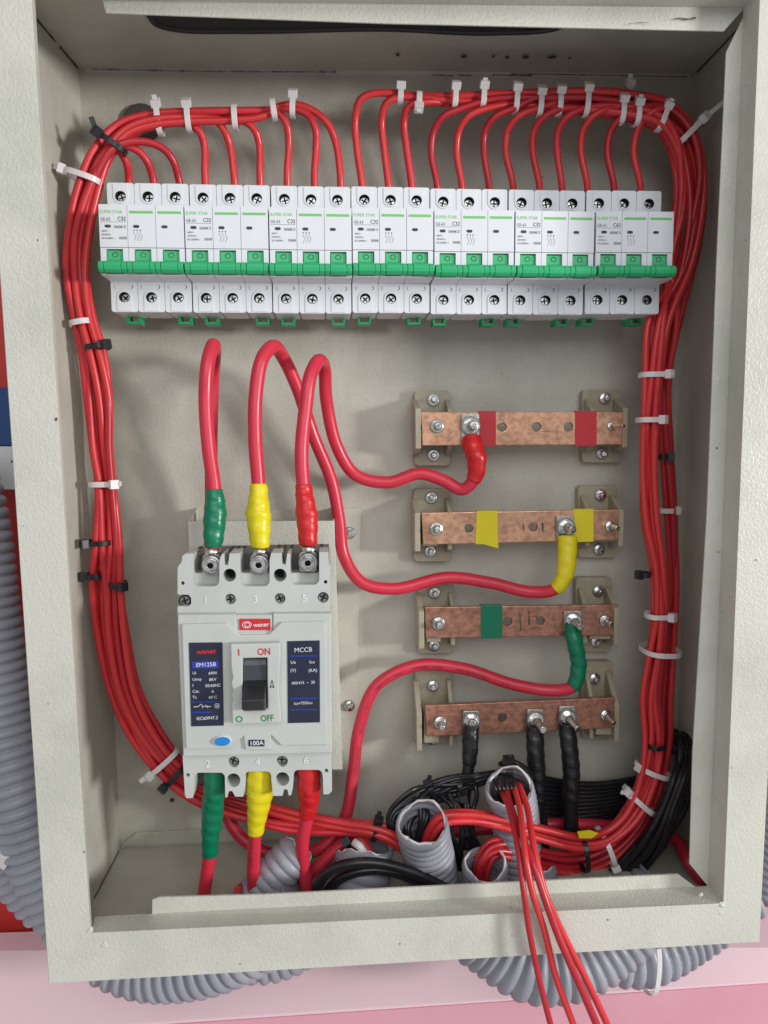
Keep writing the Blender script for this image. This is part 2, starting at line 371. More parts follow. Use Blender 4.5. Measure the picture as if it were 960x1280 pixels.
# jagged torn paint edge at lower left
bm = bmesh.new(); add_prism(bm, [[P(*q, LEDGE - .0015) for q in ((118, 1166), (126, 1158), (134, 1151), (147, 1150), (160, 1153), (172, 1149), (183, 1151), (190, 1148), (190, 1160))]], (0, .002, 0)); fin(bm)
mk('torn_edge', bm, PAINT, enc, bevel=.0003)
smear([(124, 1160), (134, 1150.5), (148, 1149.5), (160, 1152), (182, 1150)], 0.0006, GRIME, 'paint_chip', LEDGE - .003)
# knock-outs / grommet on back wall behind the top left bundle
bm = bmesh.new(); add_cyl(bm, P(178, 155, -0.0008), -Y, 0.0135, 0.003, 28); fin(bm); mk('grommet', bm, GRIME, enc, bevel=0.0008)
# small holes and specks on the back wall
for a in ((215, 1000, 1.6), (420, 1057, .8), (170, 1047, .7)):
    bm = bmesh.new(); add_cyl(bm, P(a[0], a[1], -0.0007), -Y, a[2] * .0012, .0003, 9); fin(bm); mk('paint_chip', bm, GRIME, enc)
for (cx, cy) in ((893.5, 941), (893, 952), (893.6, 955), (892.6, 966), (892, 986), (891, 990), (891.5, 993), (826 + 70, 560), (898, 690)):
    bm = bmesh.new(); add_cyl(bm, P(cx, cy, LEDGE - 0.0004), -Y, .0005, .0002, 8); fin(bm); mk('paint_chip', bm, GRIME, enc)
for (cx, cy, q) in ((70, 524, .9), (14.5, 577, .8), (47, 300, .4), (105, 1065, .5), (60, 880, .35), (945, 700, .4), (932, 300, .45), (500, 1180, .4), (760, 1150, .5), (300, 1205, .4), (915, 960, .35), (640, 1170, .35)):
    bm = bmesh.new(); c = P(cx, cy, f0 - .0009); add_prism(bm, [[c + X * (q * .001 * (.6 + .6 * random.random()) * math.cos(t)) + Z * (q * .0012 * (.6 + .6 * random.random()) * math.sin(t)) for t in [i * PI / 4 for i in range(8)]]], (0, .0001, 0)); fin(bm); mk('paint_chip', bm, GRIME, enc)
smear([(842, 24), (850, 22.5), (858, 24), (870, 22)], 0.0005, GRIME, 'scuff_mark', LEDGE - .0012)
smear([(785, 30), (800, 28), (812, 29)], 0.0002, GRIME, 'scuff_mark', LEDGE - .0012)
smear([(530, 1141), (580, 1140), (640, 1134)], 0.0003, GRIME, 'scuff_mark', -.1325)

# ================================================================== MINIATURE BREAKERS
NF = -0.080   # nose front depth
pL = P(124.4, 300, NF); pR = P(842, 307, NF)
rowdir = (pR - pL); rowlen = rowdir.length; rowang = math.atan2(rowdir.z, rowdir.x)
GAP = 0.0014; UG = 0.0005
PW = (rowlen - GAP - 5 * UG) / 21
print('pole width mm', PW * 1000, 'row angle', math.degrees(rowang))
H1 = 0.0230; H2 = 0.0438
def mesh_of(bm, name, m):
    me = bpy.data.meshes.new(name); fin(bm); bm.to_mesh(me); bm.free(); me.materials.append(m); return me
def R3(l, y): return [Vector((a, y, b)) for a, b in l]
def pole_mesh():
    bm = bmesh.new(); h = PW / 2 - 0.00012; t = 0.0
    holes = [R3([(0.0035 * math.cos(2 * PI * i / 18), z + 0.0035 * math.sin(2 * PI * i / 18)) for i in range(18)], t) for z in (0.0347, -0.0337)]
    add_prism(bm, [R3(rrect(-h, -H2, h, H2, 0.0016), t)] + holes, (0, 0.008, 0))
    add_prism(bm, [R3(rrect(-h, -H2 + .0004, h, H2 - .0004, 0.0016), 0.0079)], (0, 0.020, 0))
    # raised tongue around each screw
    for z, s in ((0.0347, 1), (-0.0337, -1)):
        ze = H2 * s * 0.985
        pts = [(-0.0048, ze)] + [(0.0048 * math.cos(a), z + s * 0.0048 * math.sin(a)) for a in [PI + PI * i / 10 for i in range(11)]] + [(0.0048, ze)]
        hl = [(0.0036 * math.cos(2 * PI * i / 18), z + 0.0036 * math.sin(2 * PI * i / 18)) for i in range(18)]
        add_prism(bm, [R3(pts, -0.0005), R3(hl, -0.0005)], (0, 0.0006, 0))
    add_prism(bm, [R3(rrect(-0.0062, -0.0279, 0.0062, -0.0252, 0.001), -0.0004)], (0, 0.0005, 0))
    # nose: label panel and window frame
    zt = -0.0048
    add_prism(bm, [R3([(-h, zt), (h, zt), (h, H1), (-h, H1)], -0.020)], (0, 0.0205, 0))
    add_prism(bm, [R3([(-h, -H1), (h, -H1), (h, zt - .0002), (-h, zt - .0002)], -0.0194), R3([(-0.0053, -0.0222), (0.0053, -0.0222), (0.0053, -0.0058), (-0.0053, -0.0058)], -0.0194)], (0, 0.0198, 0))
    return mesh_of(bm, 'pole', WHITE)
def lever_mesh():
    bm = bmesh.new()
    prof = [(-.0178, -.0062), (-.0180, -.0125), (-.0205, -.0150), (-.0150, -.0225), (-.010, -.0225), (-.010, -.0062)]
    add_prism(bm, [[Vector((-.0050, a, b)) for a, b in prof]], (.0100, 0, 0))
    h = PW / 2 - .0001
    def bar(x0, x1, r):
        n = 12; c = Vector((x0, -.0225, -.0184))
        loop = [c + Y * (r * 1.05 * math.cos(2 * PI * i / n)) + Z * (r * 1.02 * math.sin(2 * PI * i / n)) for i in range(n)]
        add_prism(bm, [loop], (x1 - x0, 0, 0))
    bar(-h, -.0054, .0039); bar(-.0052, .0052, .00405); bar(.0053, h, .0039)
    return mesh_of(bm, 'toggle_lever', GREEN)
def screw_mesh():
    bm = bmesh.new(); phillips(bm, (0.0002, 0.0030, 0), 0.0027, 0.0014); return mesh_of(bm, 'terminal_screw', SCREWM)
def mesh_simple(fn, name, m):
    bm = bmesh.new(); fn(bm); return mesh_of(bm, name, m)
M_pole, M_lever, M_screw = pole_mesh(), lever_mesh(), screw_mesh()
def ring_flat(bm, c, r0, r1, h, n=20):
    add_prism(bm, [circ3(Vector(c), X, Z, r1, n), circ3(Vector(c), X, Z, r0, n)], (0, h, 0))
M_o = mesh_simple(lambda b: ring_flat(b, (0, -.01795, -.0092), .0014, .00185, .0002), 'off_mark', HOLE)
M_hole = mesh_simple(lambda b: (add_cyl(b, (0, .0050, 0), Y, .0036, .0005, 18), add_prism(b, [circ3(Vector((0, -.0004, 0)), X, Z, .00352, 18), circ3(Vector((0, -.0004, 0)), X, Z, .00325, 18)], (0, .0055, 0))), 'screw_well_shade', HOLE)  # dark sleeve and disc paint the shade inside the screw hole
M_pill = mesh_simple(lambda b: add_prism(b, [R3(rrect(-.0019, -.00095, .0019, .00095, .0009), 0)], (0, .0002, 0)), 'status_window', PGREY)
M_stripe = mesh_simple(lambda b: add_box(b, -.0073, .0073, 0, .0002, -.0008, .0008), 'green_stripe', LGREEN)
M_arc = mesh_simple(lambda b: add_prism(b, [[Vector((.0048 + .0013 * math.cos(t) , 0, -.0265 + .0013 * math.sin(t))) for t in [-PI / 2 + PI * i / 8 for i in range(9)]] + [Vector((.0048 + .0009 * math.cos(t), 0, -.0265 + .0010 * math.sin(t))) for t in [PI / 2 - PI * i / 8 for i in range(9)]]], (0, .0001, 0)), 'moulded_mark', PGREY)
M_line = mesh_simple(lambda b: add_box(b, -.0078, .0078, 0, .0001, -.00009, .00009), 'printed_line', PGREY)
def sym(b):
    for k in range(3):
        x = (k - 1) * .0019
        for (a, c) in (((x - .0007, .0028), (x - .0007, .0016)), ((x - .0007, .0016), (x + .0006, -.0002)), ((x + .0006, -.0002), (x - .0003, -.0020)), ((x - .0003, -.0020), (x - .0008, -.0030))):
            d = Vector((c[0] - a[0], 0, c[1] - a[1])).normalized(); e = Vector((d.z, 0, -d.x)) * .00009
            A = Vector((a[0], 0, a[1])); B_ = Vector((c[0], 0, c[1])); add_prism(b, [[A - e, A + e, B_ + e, B_ - e]], (0, .0001, 0))
        add_box(b, x - .0009, x - .0003, 0, .0001, .0033, .0042)
M_sym = mesh_simple(sym, 'switch_symbol', PGREY)
def boxes(b):
    add_prism(b, [R3([(.0032, -.0008), (.0078, -.0008), (.0078, .0008), (.0032, .0008)], 0), R3([(.0034, -.0006), (.0076, -.0006), (.0076, .0006), (.0034, .0006)], 0)], (0, .0001, 0))
    for k in range(4): add_box(b, .0038 + k * .001, .0045 + k * .001, 0, .0001, -.0003, .0003)
M_rating = mesh_simple(boxes, 'rating_box', PGREY)
def clipm(b):
    for x in (-.0045, .0033): add_box(b, x, x + .0014, .0, .012, -.0055, .002)
    add_box(b, -.0045, .0047, 0, .012, -.0062, -.0048)
M_clip = mesh_simple(clipm, 'rail_clip', GREEN)
ORD = ['first', 'second', 'third', 'fourth', 'fifth', 'sixth', 'seventh']
BL = ['white three pole C32 breaker at the left end of the row beside the wires',
      'white three pole C32 breaker, second from the left end of the top row',
      'white three pole C32 breaker, third from left, with faint scratch on its middle pole',
      'white three pole C32 breaker in the exact middle of the row of seven',
      'white three pole C32 breaker, third from the right end of the row',
      'white three pole C32 breaker, second from right, just left of the C63 one',
      'white three pole C63 breaker at right end of row, set slightly apart from its neighbour']
def lk(me, name, parent, loc=(0, 0, 0), bevel=0, rot=None):
    o = bpy.data.objects.new(name, me); C.objects.link(o); o.parent = parent; o.location = loc
    if rot: o.rotation_euler = rot
    if bevel:
        b = o.modifiers.new('bevel', 'BEVEL'); b.width = bevel; b.segments = 2; b.limit_method = 'ANGLE'; b.angle_limit = R_(50)
    return o
def ltext(s, x, z, size, m, parent, y=-.02006, align='LEFT', bold=0, squash=1.0):
    me = text_mesh(s, size, align, ext=.00003, bold=bold, squash=squash)
    if not me.materials: me.materials.append(m)
    return lk(me, 'lettering', parent, (x, y, z), rot=(PI / 2, 0, 0))
POLES = []
for b in range(7):
    off = (b * 3 + 1.5) * PW + min(b, 5) * UG + (GAP if b == 6 else 0)
    c = pL + rowdir.normalized() * off; c.y = NF + 0.020 + (0, .0004, -.0002, .0006, .0002, -.0003, .0005)[b]; c.z += (.0002, .0001, -.0003, .0003, -.0004, -.0006, .0001)[b]; tw = (.002, -.001, .003, .001, -.002, .003, -.003)[b]
    t = thing('circuit_breaker', BL[b], 'circuit breaker', c, 'miniature circuit breakers in one row')
    t.rotation_euler = (0, -rowang + tw, 0); t.scale = (1, 1, .945)
    for k in range(3):
        x = (k - 1) * PW; POLES.append(c + Vector((x, 0, 0)))
        pl = lk(M_pole, 'pole', t, (x, 0, 0), bevel=.00035)
        lv = lk(M_lever, 'toggle_lever', t, (x, 0, 0), bevel=.0004); lk(M_o, 'off_mark', lv)
        for z in (.0347, -.0337):
            wl = lk(M_hole, 'screw_well_shade', pl, (0, 0, z)); lk(M_screw, 'terminal_screw', t, (x, 0, z), rot=(0, random.random() * 1.5, 0))
        lk(M_pill, 'status_window', pl, (-.0033, -.0202, .0088))
        lk(M_arc, 'moulded_mark', pl, (0, -.00055, 0))
        if k: lk(M_stripe, 'green_stripe', pl, (0, -.0202, .0181))
        if k != 1: lk(M_clip, 'rail_clip', t, (x, .020, -H2 + .0015))
        if k == 0:
            ltext('SUPER STAR', -.0081, .0180, .0029, LGREEN, pl, squash=.90, bold=.00003)
            ltext('GE-63', -.0079, .0133, .0029, PGREY, pl, squash=.85)
            ltext('C63' if b == 6 else 'C32', .0080, .0136, .0036, PGREY, pl, align='RIGHT', squash=.85, bold=.00004)
            lk(M_line, 'printed_line', pl, (0, -.0201, .0116))
            lk(M_rating, 'rating_box', pl, (-.0026, -.0201, .0084)); ltext('CE', .0080, .0084, .0024, PGREY, pl, align='RIGHT')
            ltext('400V~', -.0074, .0056 , .0017, PGREY, pl); ltext('50/60Hz', -.0074, .0033, .0017, PGREY, pl); ltext('IEC60898-1', -.0074, .0009, .0017, PGREY, pl)
            lk(M_rating, 'rating_box', pl, (.0002, -.0201, .0012))
        if k == 1: lk(M_sym, 'switch_symbol', pl, (-.0022, -.0201, .0026))
# rail behind
dr = mk('mounting_rail', (lambda bm: (add_box(bm, pL.x - .002 + .0, pR.x + .002, -.022, -.020, -.0175, .0175), add_box(bm, pL.x, pR.x, -.0215, -.0005, -.011, .011), fin(bm))[2])(bmesh.new()), STEEL)
for v in dr.data.vertices: v.co.z += (pL.z + pR.z) / 2 + (v.co.x - (pL.x + pR.x) / 2) * math.tan(rowang)
tag(dr, 'steel mounting rail running behind the whole row of small breakers', 'rail')

# ================================================================== WIRES
def wire(name, pts, r, m, label, cat, group=None, n=12, step=.004):
    if m is WRED and group: m = (WRED, WRED2, WRED3)[(int(abs(pts[0][0]) * 7919) + len(pts)) % 3]
    sp = spline(pts, step); base = sp[0].copy()
    return tag(mk(name, tube_bm(sp, r, n), m, None, loc=base), label, cat, group)
WR = 0.00252
def trunk_off(path, i, n, salt, depth_layers=2, r=WR):
    """offset points for wire i of n along a trunk path [(px,py,y,widthpx)]"""
    ctr = [P(a[0], a[1], a[2]) for a in path]; out = []
    rng = random.Random(salt * 100 + i); ph = rng.random() * 6; fr = 0.55 + rng.random() * .4
    cols = math.ceil(n / depth_layers); col = i % cols; lay = i // cols
    for k, c in enumerate(ctr):
        t = (ctr[min(k + 1, len(ctr) - 1)] - ctr[max(k - 1, 0)]); t.y = 0; t.normalize(); u = Vector((t.z, 0, -t.x))
        wdt = path[k][3] * mpp(path[k][2]) - 2 * r
        a = (col / (cols - 1) - .5 if cols > 1 else 0) + .16 * math.sin(k * fr + ph) + (.08 if lay % 2 else -.08)
        a = max(-.5, min(.5, a))
        d = (lay - (depth_layers - 1) / 2) * 2.1 * r + .75 * r * math.sin(k * .9 + ph * 2)
        out.append(c + u * (a * wdt) + Vector((0, d, 0)))
    return out
LT = [(330, 141, -.047, 18), (285, 147, -.047, 20), (235, 148, -.047, 22), (190, 152, -.048, 24), (155, 163, -.050, 27), (128, 190, -.053, 32), (110, 232, -.055, 36), (98, 290, -.055, 34), (96, 345, -.055, 30), (105, 400, -.055, 29),
      (115, 440, -.055, 33), (123, 500, -.053, 38), (126, 560, -.052, 33), (131, 605, -.052, 30), (133, 680, -.052, 41), (134, 730, -.050, 43), (141, 800, -.048, 42), (157, 870, -.046, 40),
      (184, 925, -.045, 42), (216, 966, -.045, 40), (255, 993, -.045, 38), (310, 1012, -.048, 36), (370, 1026, -.055, 32), (430, 1033, -.062, 24), (470, 1038, -.068, 22), (500, 1052, -.070, 24), (520, 1075, -.066, 24), (530, 1100, -.06, 20)]
TX = [161, 189, 222, 257, 293, 325, 358, 393, 425]
start = [6, 6, 6, 4, 3, 3, 2, 1, 0]
lead = {0: [(161, 240), (161, 222), (158, 203), (150, 190), (140, 187), (126, 205)],
        1: [(193, 240), (191, 222), (184, 202), (172, 188), (152, 182), (132, 192)],
        2: [(226, 240), (223, 222), (216, 200), (203, 185), (178, 177), (153, 180), (134, 194)],
        3: [(257, 240), (256, 215), (255, 180), (249, 164), (238, 156), (215, 154)],
        4: [(294, 240), (292, 215), (288, 185), (280, 163), (266, 148), (240, 146), (215, 148)],
        5: [(325, 240), (325, 215), (324, 180), (318, 162), (306, 152), (290, 150)],
        6: [(359, 240), (359, 215), (361, 180), (358, 155), (350, 143), (335, 140)],
        7: [(393, 240), (393, 215), (395, 185), (394, 160), (384, 143), (365, 136), (335, 138)],
        8: [(426, 240), (425, 215), (420, 180), (410, 155), (394, 140), (370, 131), (345, 135)]}
ORB = ['leftmost', 'second from left', 'third from left', 'middle', 'third from right', 'second from right', 'rightmost C63']
PO = ['left pole', 'middle pole', 'right pole']
order = [8, 2, 5, 0, 7, 3, 6, 1, 4]
for j in range(9):
    yl = [-.040] + [-.042] * 2 + [-.046] * 10
    ld = [P(a[0], a[1], (yl[k] if j > 2 else (-.04, -.042, -.048, -.052, -.056, -.059, -.060)[k])) for k, a in enumerate(lead[j])]
    tr = trunk_off(LT, order.index(j), 9, 1)[start[j] + (1 if j < 3 else 0):]
    wire('branch_wire', ld + tr, WR, WRED, 'red wire into the left bundle from the %s of the %s breaker' % (PO[j % 3], ORB[j // 3]), 'wire', 'red wires of the left bundle')
RT = [(470, 119, -.048, 9), (520, 123, -.048, 13), (570, 125, -.048, 17), (620, 126, -.048, 22), (680, 128, -.048, 26), (740, 129, -.048, 30), (790, 134, -.048, 34), (830, 145, -.048, 38), (852, 172, -.047, 40), (862, 215, -.045, 42), (860, 265, -.045, 40), (847, 330, -.044, 40)]
RA = [(822, 400, -.050, 36), (815, 470, -.052, 28), (811, 530, -.052, 24), (808, 590, -.05, 24), (810, 650, -.05, 26), (820, 710, -.05, 22), (823, 770, -.05, 24), (819, 815, -.05, 26), (812, 870, -.05, 28), (815, 930, -.053, 30), (806, 975, -.055, 30), (786, 1015, -.058, 30)]
RB = [(832, 400, -.040, 30), (828, 470, -.036, 20), (828, 530, -.034, 20), (832, 590, -.034, 20), (837, 660, -.034, 20), (839, 730, -.034, 18), (834, 800, -.036, 20), (828, 870, -.038, 24), (826, 930, -.040, 26), (816, 985, -.042, 26), (795, 1030, -.045, 26)]
EA = [(760, 1043, -.062, 26), (725, 1050, -.066, 24), (680, 1040, -.070, 24), (630, 1027, -.074, 22), (585, 1020, -.078, 22), (552, 1024, -.080, 24), (537, 1045, -.076, 22), (530, 1075, -.070, 18)]
EB = [(765, 1062, -.050, 30), (725, 1078, -.054, 28), (680, 1074, -.060, 28), (640, 1060, -.064, 34), (614, 1062, -.068, 30), (603, 1082, -.070, 24), (604, 1112, -.066, 20)]
RX = [453, 485, 514, 546, 577, 611, 641, 674, 702, 734, 767, 800]
front = [0, 2, 4, 6, 8, 9, 11]
for j in range(12):
    tx = RX[j]; d = -6 if j % 2 else -3; jit = [random.uniform(-2, 2) for _ in range(4)]
    if j == 0: l2 = [(453, 248), (452, 228), (446, 185), (444, 150), (450, 125), (466, 117)]
    elif j == 1: l2 = [(486, 248), (485, 228), (480, 185), (477, 150), (482, 130), (500, 121)]
    elif j == 2: l2 = [(515, 248), (514, 228), (508, 185), (505, 150), (510, 134), (530, 128)]
    else: l2 = [(tx + 1, 248), (tx, 230), (tx - 7 + jit[0], 190), (tx - 5 + jit[1], 163), (tx + 8 + jit[2], 146), (tx + 32 + jit[3], 135)]
    ld = [P(a[0], a[1], (-.040, -.042, -.044, -.047, -.052, -.052)[k]) for k, a in enumerate(l2)]
    s0 = next(k for k in range(len(RT)) if RT[k][0] > l2[-1][0] + 14 or k >= 7)
    A = trunk_off(RT, (j * 5) % 12, 12, 2)[s0:]
    if j in front:
        i = front.index(j); B_ = trunk_off(RA, i, 7, 3); E = trunk_off(EA, i, 7, 4) if j != 4 else trunk_off(EB, 5, 6, 5)
    else:
        i = [k for k in range(12) if k not in front].index(j); B_ = trunk_off(RB, i, 5, 6); E = trunk_off(EB, i, 6, 5)
    wire('branch_wire', ld + A + B_ + E, WR * (.93 if j > 2 else 1), WRED, 'red wire into the right bundle from the %s of the %s breaker' % (PO[j % 3], ORB[3 + j // 3]), 'wire', 'red wires of the right bundle')
# spare red wires running hidden behind the right bundle
for i in range(3):
    path = [(870 - i * 6, 175, -.034), (880 - i * 5, 240, -.034), (872 - i * 5, 310, -.034), (852 - i * 4, 390, -.03), (836 - i * 3, 470, -.028), (838, 560, -.028), (843 - i * 2, 650, -.028), (843 - i * 2, 750, -.028), (836, 860, -.03), (832, 950, -.03), (812, 1020, -.034), (790 + i * 12, 1065, -.036), (770 + i * 8, 1110, -.04)]
    path = [(600, 117 + 2 * i, -.034), (700, 117 + 2 * i, -.034), (790, 122 + 3 * i, -.034), (845, 142 + 3 * i, -.034)] + path
    wire('branch_wire', pxs(path), WR, WRED, ['outermost spare red wire behind the right bundle', 'spare red wire behind the right bundle, between two other spares', 'spare red wire behind the right bundle, innermost of three'][i], 'wire', 'spare red wires on the right')
# four red wires hanging out over the front lip
HW = [([(626, 978, -.066), (626, 986, -.075), (636, 1010, -.100), (648, 1065, -.135), (654, 1110, -.146), (661, 1160, -.150), (673, 1220, -.152), (692, 1295, -.152)], 'red loose wire hanging out over the front lip, leftmost of the four', WRED, .0019),
      ([(644, 978, -.062), (643, 985, -.078), (650, 1012, -.106), (656, 1065, -.138), (664, 1110, -.147), (681, 1165, -.150), (693, 1215, -.150), (722, 1295, -.150)], 'red loose wire hanging over the front lip, second from left of the four', WRED, .0021),
      ([(636, 980, -.062), (634, 990, -.082), (646, 1030, -.113), (665, 1075, -.140), (680, 1120, -.149), (698, 1170, -.154), (724, 1230, -.156), (752, 1295, -.156)], 'red loose wire hanging over the front lip, second from right of the four', WRED, .0023),
      ([(650, 980, -.060), (650, 984, -.075), (659, 1010, -.100), (668, 1062, -.134), (680, 1112, -.146), (706, 1172, -.149), (733, 1225, -.150), (766, 1295, -.150)], 'red loose wire hanging out over the front lip, rightmost of the four', WRED, .0022)]
for p, l, m, r in HW: wire('loose_wire', pxs(p), r, m, l, 'wire', 'red wires hanging over the lip')

# ================================================================== THICK CABLES
CR = 0.0046
def cable(name, pts, label, segs, r=CR, m=CRED, lugs=(), group=None, printed=None):
    """segs: [(i0, i1, material, extra)] taped lengths between control points"""
    sp = spline(pts, .003); t = thing(name, label, 'cable', sp[0].copy(), group)
    mk('sheath', tube_bm(sp, r, 16), m, t)
    def near(p): return min(range(len(sp)), key=lambda i: (sp[i] - p).length)
    for (i0, i1, tm, ex) in segs:
        a, b = near(pts[i0]), near(pts[i1]); a, b = min(a, b), max(a, b); rng = random.Random(a * 31 + b)
        seg = spline([sp[k] for k in range(a, b + 1)], .0012) if b > a else sp[a:b + 2]
        n = len(seg); ph = [rng.random() * 6 for _ in range(6)]
        e0, e1, e2 = ex if isinstance(ex, tuple) else (ex * .4, ex, ex * .6)
        def rf(i, s, n=n, ph=ph, e0=e0, e1=e1, e2=e2):
            t = i / (n - 1)
            q = e0 + (e1 - e0) * t * 2 if t < .5 else e1 + (e2 - e1) * (t * 2 - 1)
            def f(a_):
                lay = ((s * 1000 / 9 + a_ / (2 * PI) * .8 + ph[3]) % 1.0)
                return r + .0003 + q + .00035 * (lay > .5) + .0004 * math.sin(2 * a_ + ph[0] + s * 45) * (q > .001) + .00012 * math.sin(3 * a_ + s * 240 + ph[1]) + .00008 * math.sin(7 * a_ - s * 500 + ph[4])
            return f
        mk('tape_wrap', tube_bm(seg, r, 22, True, rf), tm, t)
    return t
def print_marks(t, pts, i0, i1, r=CR):
    sp = spline(pts, .003); near = lambda p: min(range(len(sp)), key=lambda i: (sp[i] - p).length)
    seg = spline(sp[near(pts[i0]):near(pts[i1])], .0011); bm = bmesh.new(); rng = random.Random(len(seg))
    for i in range(1, len(seg) - 1):
        if (i // 9) % 4 == 3 or rng.random() < .15: continue
        tg = (seg[i + 1] - seg[i - 1]).normalized(); v = (Vector((0, CY, 0)) - seg[i]); v = (v - tg * v.dot(tg)).normalized(); u = tg.cross(v)
        v = (v * .9 + u * .45).normalized(); u = tg.cross(v); c = seg[i] + v * (r + .0001); h = .0007 + .0004 * rng.random()
        for k in range(rng.choice((1, 2))):
            o_ = u * ((k - .5) * .0009)
            add_prism(bm, [[c + o_ - u * h * .6 - tg * .00018, c + o_ + u * h * .6 - tg * .00018, c + o_ + u * h * .6 + tg * .00018, c + o_ - u * h * .6 + tg * .00018]], v * .00008)
    fin(bm); mk('printed_marks', bm, PGREY, t)
# lug on busbar
def lug_part(t, px, py, y, w_px, top, bot, m=TIN, name='lug'):
    bm = bmesh.new(); add_prism(bm, [pxs([(px - w_px, top), (px + w_px, top), (px + w_px, bot), (px - w_px, bot)], y)], (0, .0022, 0)); fin(bm)
    mk(name, bm, m, t, bevel=.0004)
BARF = -0.030  # busbar front depth
LUGF = BARF - .0028
# 1: green -> busbar 3 (goes up, turns back, runs down behind the big breaker, round the bottom and up again)
TD = -.088
C1P = pxs([(265, 697, TD + .003), (266, 682, TD), (269, 642, TD + .002), (268, 612, TD + .004), (261, 560, TD + .006), (257, 500, TD + .008), (260, 452, TD + .010), (266, 432, TD + .018), (268, 437, TD + .030), (266, 470, TD + .040), (264, 540, TD + .050), (264, 640, TD + .064), (262, 760, -.018), (262, 880, -.018), (268, 960, -.022), (280, 1010, -.028), (300, 1045, -.034), (345, 1069, -.040), (400, 1060, -.044), (430, 1025, -.040), (441, 970, -.034), (449, 910, -.03), (470, 858, -.027), (520, 832, -.026), (580, 836, -.027), (640, 855, -.031), (695, 863, -.036), (716, 858, -.040), (723, 832, -.040), (717, 795, -.038), (716, 785, LUGF - .001)])
c1 = cable('power_cable', C1P,
           'thick red cable with green tape looping from the large breaker to the third busbar', [(1, 3, TGREEN, (.0008, .0020, .0003)), (27, 30, TGREEN, (.0003, .0012, .0018))], group='thick red power cables')
print_marks(c1, C1P, 20, 25)
c2 = cable('power_cable', pxs([(325, 697, TD + .003), (325, 683, TD), (323, 640, TD + .002), (323, 605, TD + .004), (319, 550, TD + .006), (320, 490, TD + .008), (328, 448, TD + .012), (342, 433, TD + .022), (354, 447, TD + .036), (371, 483, TD + .046), (392, 545, TD + .054), (414, 600, TD + .058), (424, 650, TD + .060), (430, 695, TD + .060), (452, 728, -.030), (490, 736, -.028), (560, 722, -.026), (615, 729, -.028), (665, 740, -.032), (694, 736, -.038), (706, 718, -.040), (709, 690, -.038), (709, 672, LUGF - .001)]),
           'thick red cable with yellow tape from the large breaker top to the second busbar', [(1, 3, TYEL, (.0012, .0036, .0002)), (19, 22, TYEL, (.0003, .0014, .0018))], group='thick red power cables')
c3 = cable('power_cable', pxs([(385, 695, TD + .003), (385, 680, TD), (383, 640, TD + .002), (379, 606, TD + .004), (377, 565, TD + .006), (382, 510, TD + .010), (388, 470, TD + .014), (398, 451, TD + .024), (405, 458, TD + .038), (408, 500, TD + .050), (422, 560, TD + .058), (445, 594, TD + .062), (485, 603, TD + .062), (525, 592, TD + .060), (555, 601, TD + .058), (578, 612, TD + .054), (592, 600, -.038), (596, 575, -.040), (590, 556, -.036), (589, 548, LUGF - .001)]),
           'thick red cable with red tape from the large breaker top to the topmost busbar', [(1, 3, TRED, (.0010, .0026, .0002)), (16, 19, TRED, (.0004, .0026, .0022))], group='thick red power cables')
# lower ones: out of the bottom terminals to the floor
cable('power_cable', pxs([(268, 945, TD), (268, 975, TD), (266, 1010, TD + .004), (263, 1050, TD + .008), (262, 1068, TD + .010), (256, 1110, TD + .012), (250, 1150, TD + .014)]),
      'thick red cable with long green tape dropping from the big breaker\'s left bottom terminal', [(0, 4, TGREEN, (.0026, .0020, .0002))], group='thick red power cables')
C5P = pxs([(325, 945, TD), (325, 970, TD), (324, 1000, TD + .003), (320, 1035, TD + .006), (319, 1042, TD + .006), (317, 1080, TD + .01), (318, 1150, TD + .012)])
c5 = cable('power_cable', C5P,
      'thick red cable with yellow tape dropping from the big breaker\'s middle bottom terminal', [(0, 4, TYEL, (.0034, .0034, .0002))], group='thick red power cables')
print_marks(c5, C5P, 4, 6)
cable('power_cable', pxs([(385, 945, TD), (386, 970, TD), (386, 1000, TD + .003), (384, 1020, TD + .005), (378, 1055, TD + .008), (380, 1085, TD + .012), (390, 1140, TD + .016)]),
      'thick red cable with red tape dropping from the big breaker\'s right bottom terminal', [(0, 3, TRED, (.0026, .0030, .0002))], group='thick red power cables')

